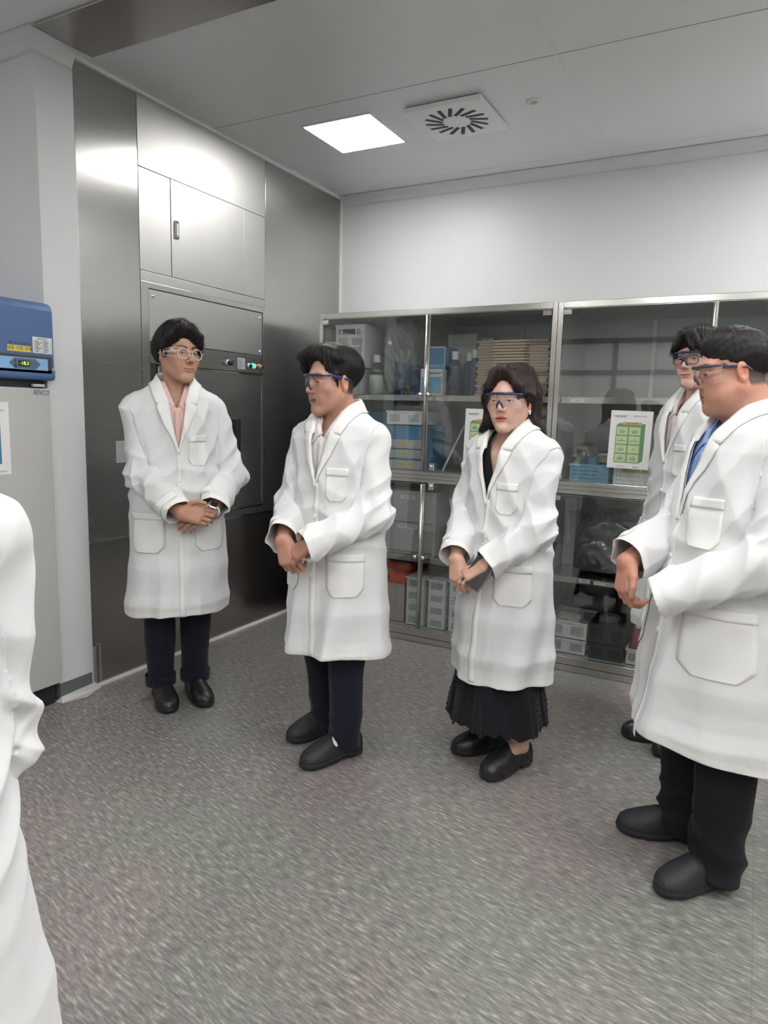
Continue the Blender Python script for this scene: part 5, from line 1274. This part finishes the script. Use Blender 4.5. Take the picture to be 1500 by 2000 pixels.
    for q in (1, -1):
        c, d = feet[q]; L = SL_; wS = K.get('shoew', 1.)
        yv = np.array([0, .012, .04, .10, .17, .22, .26, .28, .292])*L/.292; wv2 = np.array([.016, .031, .040, .0385, .050, .0535, .044, .031, .012])*wS; ztv = np.array([.085, .100, .098, .118, .106, .086, .070, .058, .038]); zbv = np.array([.006, 0, 0, .0, .0, 0, .002, .007, .014])
        rx_, ry_ = np.array([d[1], -d[0]]), np.array(d)       # shoe x (right) and y (forward) in person frame
        def shoe(P):
            p2 = P[:, :2]-c.astype(f32); x = p2 @ rx_.astype(f32); y = p2 @ ry_.astype(f32)+L/2; x = x*(1 if q > 0 else -1); x = x-(-.006)*np.sin(np.clip(y/L, 0, 1)*PI)*1.0
            z = P[:, 2]; w_ = np.interp(y, yv, wv2); zt = np.interp(y, yv, ztv); zbm = np.interp(y, yv, zbv)
            zc = np.minimum(.030, zt*.45); hh = np.where(z > zc, zt-zc, zc-zbm); wz = w_*np.where(z > zc, 1, .985)
            ex = np.where(z > zc, 2.2, 4.); k = ((np.abs(x)/wz)**ex+(np.abs(z-zc)/hh)**ex)**(1/ex)+1e-6; r = np.sqrt(x*x+(z-zc)**2)+1e-6
            dd_ = r-r/k; dd_ = np.maximum(dd_, np.maximum(-y, y-L))
            dd_ = dd_-.0016*np.exp(-((z-.020)/.006)**2)+.002*np.exp(-((z-.031)/.003)**2)+.0012*np.exp(-((y-L*.63)/.004)**2)*(z > .05)*(np.abs(x) < .03)
            Q = np.stack([x, y, z], 1)
            dd_ = smax(dd_, -ell(Q, (0, L*.17, .122), (.031*wS, L*.185, .062)), .006)
            dd_ = smax(dd_, -(np.sqrt((y-L*.35)**2/1.6+(z+.004)**2)-.023), .004)
            return dd_*.8
        cc = np.array([c[0], c[1], 0]); V, F = nets(shoe, cc-np.array([.17, .17, .02]), cc+np.array([.17, .17, .125]), .0034 if detail > .5 else .007)
        V[:, 2] = np.maximum(V[:, 2], .0)
        mesh_obj('clog', V, F, cm, body)
    return dict(body=body, fromH=fromH, coat=coat, W=W, E=E_, hs=hs, Rm=Rm)
def disc(p, n, r, par, m='button'):
    n = nrm(n); T = Matrix.Translation(Vector(p)) @ Vector((0, 0, 1)).rotation_difference(Vector(n)).to_matrix().to_4x4()
    return MB().lathe([(r, -.003), (r, 0), (r*.85, .0016), (r*.6, .0010), (r*.2, .0004), (0, .0004)], n=18, T=T).build('button', M[m], par)
def strands(ho, V, F, toH, Rm, hm, body, seed, st):
    """hair strands laid along the combing direction over the hair volume"""
    rng = np.random.default_rng(seed); N = 9000 if st != 'crop' else 7000
    A_, B_, C_, D_ = [V[F[:, k]] for k in range(4)]; n = np.cross(C_-A_, D_-B_); ar = np.linalg.norm(n, axis=1); ids = rng.choice(len(F), N, p=ar/ar.sum())
    c = V[F[ids]].mean(1)+rng.normal(size=(N, 3))*.0008; n = n[ids]/(ar[ids][:, None]+1e-12); q = toH(c); nh = n @ Rm.astype(f32)
    x, y, z = q.T; one = np.ones(N)
    if st == 'sweep': f = np.where((x < .03)[:, None], np.stack([-one, .25*one, -.45*one], 1), np.stack([.8*one, .1*one, -1*one], 1))
    elif st == 'comb': f = np.where((x > -.03)[:, None], np.stack([one, .35-y*4, -.3*one], 1), np.stack([-one, -.3*one, -.7*one], 1))
    elif st == 'curtain': f = np.where((x > .01)[:, None], np.stack([.7*one, .5*one, -.9*one], 1), np.stack([-.7*one, .5*one, -.9*one], 1))
    elif st == 'crop': f = np.stack([.3*np.sign(x), .9*one, .5*one], 1)
    else: f = np.stack([np.sign(x-.005)*(z > .06)*1., .15*one-.6*(y < -.02), -1*one], 1)
    side = sstep(.07, .035, z)[:, None]*(st != 'crop'); f = f*(1-side)+np.array([0, .12, -1.])*side
    if st == 'crop': f = f+rng.normal(size=(N, 3))*.35
    f = f+rng.normal(size=(N, 3))*.08
    f = f-nh*(f*nh).sum(1)[:, None]; f /= np.linalg.norm(f, axis=1)[:, None]+1e-9
    f = f @ Rm.T.astype(f32); L = rng.uniform(.6, 1.1, N)*{'crop': .009, 'bob': .042}.get(st, .028); L = L*np.where((st == 'bob') & (x < 0) & (y > -.01) & (z < .075), .3, 1.)*np.where((z < .035) & (st not in ('bob', 'crop')), .45, 1.); lift = rng.uniform(-.0006, .0012, N)+(rng.random(N) < .03)*.002
    if st == 'crop': lift = lift+.0008
    sdv = np.cross(f, n); w_ = {'bob': .00055}.get(st, .00042)
    pts = []; K = 5
    for k in range(K):
        t = k/(K-1); s_ = L*t; wd = w_*(1-.75*t**2)
        p = c-n*.0015+f*s_[:, None]-n*((s_**2)/(2*.088))[:, None]*(.9 if st != 'crop' else -1.2)+n*(lift*math.sin(t*PI*.8)*1.6)[:, None]+sdv*(.0012*np.sin(t*3+x*90))[:, None]
        pts += [p-sdv*wd, p+sdv*wd]
    P = np.stack(pts, 1).reshape(-1, 3); base = np.arange(N)[:, None]*2*K
    Fs = np.concatenate([base+np.array([2*k, 2*k+1, 2*k+3, 2*k+2]) for k in range(K-1)])
    o = mesh_obj('hair_strands', P, Fs, hm, ho); o['kind'] = 'stuff'
def ground(p):
    v = F_*FPX+R_*(p[0]-750)-U_*(p[1]-1000); t = -CAM[2]/v.z; return (CAM[0]+v.x*t, CAM[1]+v.y*t)
def curve_tube(name, pts, r, m, par, n=8, rr=None): return MB().tube([tuple(p) for p in pts], rr if rr is not None else r, n).build(name, m, par)

# safety glasses worn over the eyes, in head coordinates
def goggles(Pn, frame='goggle', drop=0., tempw=.006):
    fH = Pn['fromH']; g = empty('safety_glasses'); g.parent = Pn['body']
    def arc(a, z, off=0.): a = math.radians(a); r = 1.; return (math.sin(a)*.0765, .040+(.066+off)*math.cos(a)**.8 if math.cos(a) > 0 else .04, z+drop)
    rows = []
    for i in range(41):
        a = -88+176*i/40; row = []
        for k in range(9):
            t = k/8; z = .031-.052*t; X = abs(math.sin(math.radians(a))); z += (.010 if t > .5 else 0)*math.exp(-(a/9)**2)*(t-.5)*2 - .002*X*(1-t)
            p = arc(a, z); row.append((p[0], p[1]-.006*t*t, p[2]))
        rows.append(row)
    G = np.array(rows); o = grid_obj('lens', fH(G.reshape(-1, 3)).reshape(G.shape), M['clear'], g, .0018, 0); o['label'] = 'clear wraparound lens'
    rim = [arc(a, .0315-.001*abs(a)/88+.002*math.cos(math.radians(a*2)), .0015) for a in range(-86, 87, 6)]
    w = [.0032+.0018*math.cos(math.radians(a)) for a in range(-86, 87, 6)]
    o = MB().tube([tuple(fH(p)) for p in rim], w, 8).build('brow_bar', M[frame], g); o['label'] = 'dark blue brow bar' if frame == 'goggle' else 'smoke grey brow bar'
    nb_ = [(-.013, .0985, -.022+drop), (-.010, .103, -.008+drop), (-.005, .1055, .002+drop), (0, .1062, .006+drop), (.005, .1055, .002+drop), (.010, .103, -.008+drop), (.013, .0985, -.022+drop)]
    MB().tube([tuple(fH(p)) for p in nb_], [.0022, .003, .0034, .0036, .0034, .003, .0022], 8).build('nose_bridge', M[frame], g)
    lo_ = [arc(a, -.021+(.009*math.exp(-(a/10)**2)), -.0045) for a in range(-84, 85, 4)]
    MB().tube([tuple(fH(p)) for p in lo_], .0009, 6).build('lower_rim', M['clear'], g)
    for q in (1, -1):
        P = [(q*.0765, .045, .027+drop), (q*.0800, .030, .023+drop), (q*.0815, .0, .020+drop), (q*.080, -.022, .014+drop), (q*.076, -.034, .004+drop)]
        V = []; 
        mb = MB(); hh = [.0085, .007, .0050, .0042, .0035]
        for (x, y, z), h_ in zip(P, hh): V += [fH((x-q*.0012, y, z+h_)), fH((x+q*.0018, y, z+h_*.9)), fH((x+q*.0018, y, z-h_*.9)), fH((x-q*.0012, y, z-h_))]
        mb._add([tuple(v) for v in V], [(i*4+k, i*4+(k+1) % 4, (i+1)*4+(k+1) % 4, (i+1)*4+k) for i in range(4) for k in range(4)]+[(0, 1, 2, 3), (16, 17, 18, 19)], True); mb.build('temple', M[frame], g)
    return g
def spectacles(Pn, m, round_=True, shield=False, zc=.006, fy=.100):
    fH = Pn['fromH']; g = empty('spectacles'); g.parent = Pn['body']
    for q in (1, -1):
        c = (q*.0325, fy, zc-.002); n = 28; ring = []
        for i in range(n):
            a = 2*PI*i/n; e = 1. if round_ else .72; cx = math.copysign(abs(math.cos(a))**(1 if round_ else .55), math.cos(a)); cz = math.copysign(abs(math.sin(a))**(1 if round_ else .6), math.sin(a))
            ring.append(tuple(fH((c[0]+.0245*cx, c[1]-.10*abs(.0245*cx+q*.0)*0-.006*max(0, q*cx), c[2]+(.0215 if round_ else .0175)*cz))))
        MB().tube(ring, .0016, 8, closed=True).build('rim', m, g)
        MB()._add(ring, [tuple(range(n))]).build('lens', M['clear'], g)
        MB().tube([tuple(fH(p)) for p in ((q*.0565, fy-.006, zc+.006), (q*.074, fy-.030, zc+.008), (q*.0795, .02, zc+.008), (q*.079, -.02, zc+.004), (q*.076, -.034, zc-.01))], .0018, 8).build('temple', m, g)
        if shield:
            rows = []
            for i in range(9):
                t = i/8; x = .060+.021*math.sin(t*PI/2); y = fy-.010-.062*t; rows.append([(q*(x+.004*math.sin(math.pi*k/6)), y, zc+.002+(.019-.006*t)*math.cos(PI*k/6)) for k in range(7)])
            G = np.array(rows); o = grid_obj('side_shield', fH(G.reshape(-1, 3)).reshape(G.shape), M['clear'], g, .0012, 0); o['label'] = 'clear ribbed side shield'
            for k in (0, 3, 6): MB().tube([tuple(fH(r_[k])) for r_ in rows], .0012, 6).build('shield_rib', m, g)
            MB().tube([tuple(fH(p)) for p in rows[-1]], .0012, 6).build('shield_edge', m, g)
    MB().tube([tuple(fH(p)) for p in ((-.0085, fy, zc+.003), (-.004, fy+.004, zc+.007), (.004, fy+.004, zc+.007), (.0085, fy, zc+.003))], .0017, 8).build('bridge', m, g)
    return g
TAN = (.46, .265, .185); FAIR = (.62, .40, .31); WARM = (.50, .275, .20)
# ------------------------------------------------------------------ the six people
h1 = {1: dict(f=(-1, .25, -.15), n=(.15, 1, .3), curl=(28, 45, 30), thumb=(.5, .6, .35)), -1: dict(f=(1, .15, -.45), n=(.0, .8, .6), curl=(15, 35, 25), thumb=(.5, .6, -.3))}
p1 = make_person(dict(H=1.775, pos=(.506, -2.186), face=-41, label='person with black hair, clear round glasses and pink shirt standing by the steel wall', skin=TAN, hair='sweep', hs=1.03, head=(26, -1, -2), shirt='pinkshirt', seed=1, hem=.475, zbutton=1.165,
    g=dict(smile=.006, lip=(.40, .18, .15), lipmix=.55, eye=.0028), gaze=(-10, 0), wr=(.005, .235, .955), wl=(-.135, .215, .965), hands=h1, feet={1: [(333, 1398), (308, 1352)], -1: [(408, 1386), (371, 1342)]}, turnup=True, trhem=.085, rs=(.082, .073, .064), strap={1: (15, 140), -1: (10, 130)}))
spectacles(p1, M['clearframe'], True, True)
h2 = {1: dict(f=(-.50, .25, -.85), n=(-.05, .95, .25), curl=(48, 62, 40), thumb=(.75, .35, -.1), tc=.6), -1: dict(f=(.8, .3, -.5), n=(-.2, .6, .8), curl=(25, 40, 30))}
p2 = make_person(dict(H=1.655, pos=(1.396, -2.235), face=-95, label='person with combed black hair and blue framed goggles, turned left, hands clasped', skin=WARM, hair='comb', hs=1.02, head=(-24, 3, 0), shirt='whiteshirt', seed=2, hem=.47,
    g=dict(smile=.003, open=.0016, lip=(.36, .12, .11), eye=.0026, scalp=.085), gaze=(0, 0), wr=(.060, .245, .925), wl=(-.080, .235, .935), hands=h2, feet={1: [(576, 1448), (650, 1420)], -1: [(603, 1500), (690, 1472)]}, trhem=.055, socks=True, rs=(.078, .068, .062), girth=1.0, clogm='clog_matte', cuffx={-1: .045}))
goggles(p2)
h3 = {1: dict(f=(-.30, .25, -.9), n=(.0, .95, .2), curl=(30, 50, 35), s=.92, thumb=(.7, .3, -.3), aw=.024), -1: dict(f=(.75, .35, -.45), n=(-.2, .5, .85), curl=(20, 35, 25), s=.92, aw=.024)}
p3 = make_person(dict(H=1.60, pos=(1.977, -1.912), face=-109, female=True, label='person with dark bob hair, clear goggles, black skirt and a notebook in hand', skin=FAIR, hair='bob', hairm='hairb', hs=1.0, head=(14, 2, 1), shirt='blacktop', vneck=True, seed=3, hem=.37,
    g=dict(lip=(.50, .07, .09), lipmix=.9, eye=.0030, nose=.85, jaw=.75, brow=.7), gaze=(12, 0), wr=(.055, .225, .86), wl=(-.085, .225, .855), hands=h3, feet={1: [(891, 1472), (985, 1458)], -1: [(955, 1522), (1022, 1492)]}, skirt=.175, hemx=0, neck=.048, nkr=.072, rs=(.076, .068, .060), girth=.98, zbutton=1.15, shr=.054, shoe=.27))
goggles(p3)
h4 = {1: dict(f=(-.1, .1, -1), n=(.9, .2, .1), curl=(25, 35, 25)), -1: dict(f=(.1, .1, -1), n=(-.9, .2, .1), curl=(25, 35, 25))}
p4 = make_person(dict(H=1.80, pos=(2.575, -1.235), face=-138, label='person with fringe hair and dark glasses under goggles, behind the man at right', skin=FAIR, hair='curtain', hs=1.0, head=(20, 3, 0), shirt='palepink', seed=4, hem=.48,
    g=dict(lip=(.46, .18, .16), eye=.0026), wr=(.20, .04, .86), wl=(-.22, .04, .86), hands=h4, feet={1: [(1228, 1438), (1330, 1452)], -1: [(1290, 1475), (1390, 1480)]}, trousers='black', rs=(.070, .064, .058)))
goggles(p4); spectacles(p4, M['blackframe'], False, False, .004, .0975)
T5 = [(.20, .232, .270, .165), (.45, .226, .250, .158), (.62, .220, .228, .150), (.80, .214, .200, .148), (.95, .206, .172, .145), (1.10, .200, .158, .142), (1.25, .196, .144, .138), (1.33, .188, .128, .132), (1.385, .160, .106, .116), (1.42, .112, .082, .092), (1.45, .080, .066, .080), (1.50, .064, .056, .070)]
h5 = {1: dict(f=(-.30, .20, -.95), n=(-.25, .95, .2), curl=(38, 55, 38), thumb=(.75, .5, .15), tc=.4, s=.98, aw=.029), -1: dict(f=(.7, .5, -.5), n=(-.2, .6, .8), curl=(70, 80, 40), s=.85)}
p5 = make_person(dict(H=1.682, pos=(2.80, -2.235), face=-150, torso=T5, label='heavy set person in front at right edge with smoke framed goggles and blue shirt', skin=(.50, .26, .185), hair='crop', hs=.96, head=(-14, 8, 0), shirt='blueshirt', seed=5, hem=.44, girth=1.14, belly=.03, neck=.066, hy=.030,
    g=dict(fat=.006, jaw=1.2, lip=(.42, .15, .13), eye=.0024, scalp=.086, nose=.9), wr=(.030, .320, .975), wl=(-.165, .235, .945), hands=h5, feet={1: [(1228, 1622), (1350, 1640)], -1: [(1285, 1748), (1432, 1722)]}, trousers='black', tw=1.22, trhem=.04, trf=2., clogm='clog_matte', rs=(.088, .078, .064), hemtilt=0.08, zbutton=1.14,
    pockets=[(-.055, -.150, 1.06, 1.20, .022), (-.085, -.235, .70, .90, .035), (.070, .215, .70, .90, .028)], slits=[(-.262, -.285, .68, .89)], nkr=.088, lean=.03, cuffx={-1: .075}, ztop=1.45))
goggles(p5, 'goggle_dark')
h0 = {1: dict(f=(-1, .3, -.2), n=(.2, .5, .8), curl=(30, 40, 30)), -1: dict(f=(.5, .6, -.2), n=(-.2, .5, .8), curl=(30, 40, 30))}
p0 = make_person(dict(H=1.575, pole={1: (.35, -.6, -.8), -1: (-.35, -.6, -.8)}, l1=.32, torso=[(z, x*.93, a*.90, b*1.12) for z, x, a, b in T5], pos=(1.897, -4.145), face=148, label='person cut off by the left picture edge, only white coat sleeve and skirt seen', skin=TAN, hair='comb', hs=1.0, shirt='whiteshirt', seed=6, hem=.50, detail=1.,
    wr=(.04, .24, .88), wl=(-.04, .24, .88), hands=h0, feetw={1: [(1.836, -3.98), (2.07, -4.13)], -1: [(1.736, -4.15), (1.974, -4.30)]}, rs=(.078, .064, .058), trousers='black'))
# watch, earring, notebook
u2 = nrm(p1['W'][-1]-p1['E'][-1]); wc = p1['W'][-1]+u2*.012
wt = empty('wristwatch'); wt.parent = p1['body']
up = nrm(np.array([0, .8, .6])-u2*(np.array([0, .8, .6]) @ u2)); sd = np.cross(u2, up)
MB().tube([tuple(wc+(up*math.cos(a)+sd*math.sin(a))*.0305) for a in np.linspace(0, 2*PI, 25)[:-1]], .0045, 8, closed=True).build('strap', M['white'], wt)
T = Matrix((( u2[0], sd[0], up[0], 0), (u2[1], sd[1], up[1], 0), (u2[2], sd[2], up[2], 0), (0, 0, 0, 1))); cpos = wc+up*.034; T = Matrix.Translation(Vector(cpos)) @ T
MB().box((-.019, -.016, -.004), (.019, .016, .004), T).build('case', M['chrome'], wt, .003); MB().box((-.0165, -.0138, .004), (.0165, .0138, .0048), T).build('watch_face', M['window_dark'], wt, .001)
MB().sphere(tuple(p3['fromH']((-.0765, -.002, -.033))), .0065, 10, 8).build('pearl_earring', mat('pearl', (.8, .78, .72), .2), p3['body'])
MB().sphere(tuple(p3['fromH']((-.0775, -.002, -.041))), .0045, 10, 8).build('pearl_earring', M['white'], p3['body'])
# notebook held by the woman
def world(Pn, v): return Pn['body'].matrix_basis @ Vector(v)
hw = world(p3, p3['W'][-1])
nbk = empty('notebook', tuple(hw+Vector((-.01, -.012, -.012)))); nbk.rotation_euler = (math.radians(62), math.radians(18), math.radians(-25)); tag(nbk, 'small black notebook with tan page edge held under the hands of the woman', 'notebook')
MB().box((-.045, -.075, -.006), (.045, .075, -.004)).box((-.045, -.075, .004), (.045, .075, .006)).box((-.045, -.075, -.006), (-.042, .075, .006)).build('cover', M['dark'], nbk, .001)
MB().box((-.042, -.073, -.004), (.0435, .073, .004)).build('page_block', mat('tan_pages', (.42, .27, .17), .7), nbk)
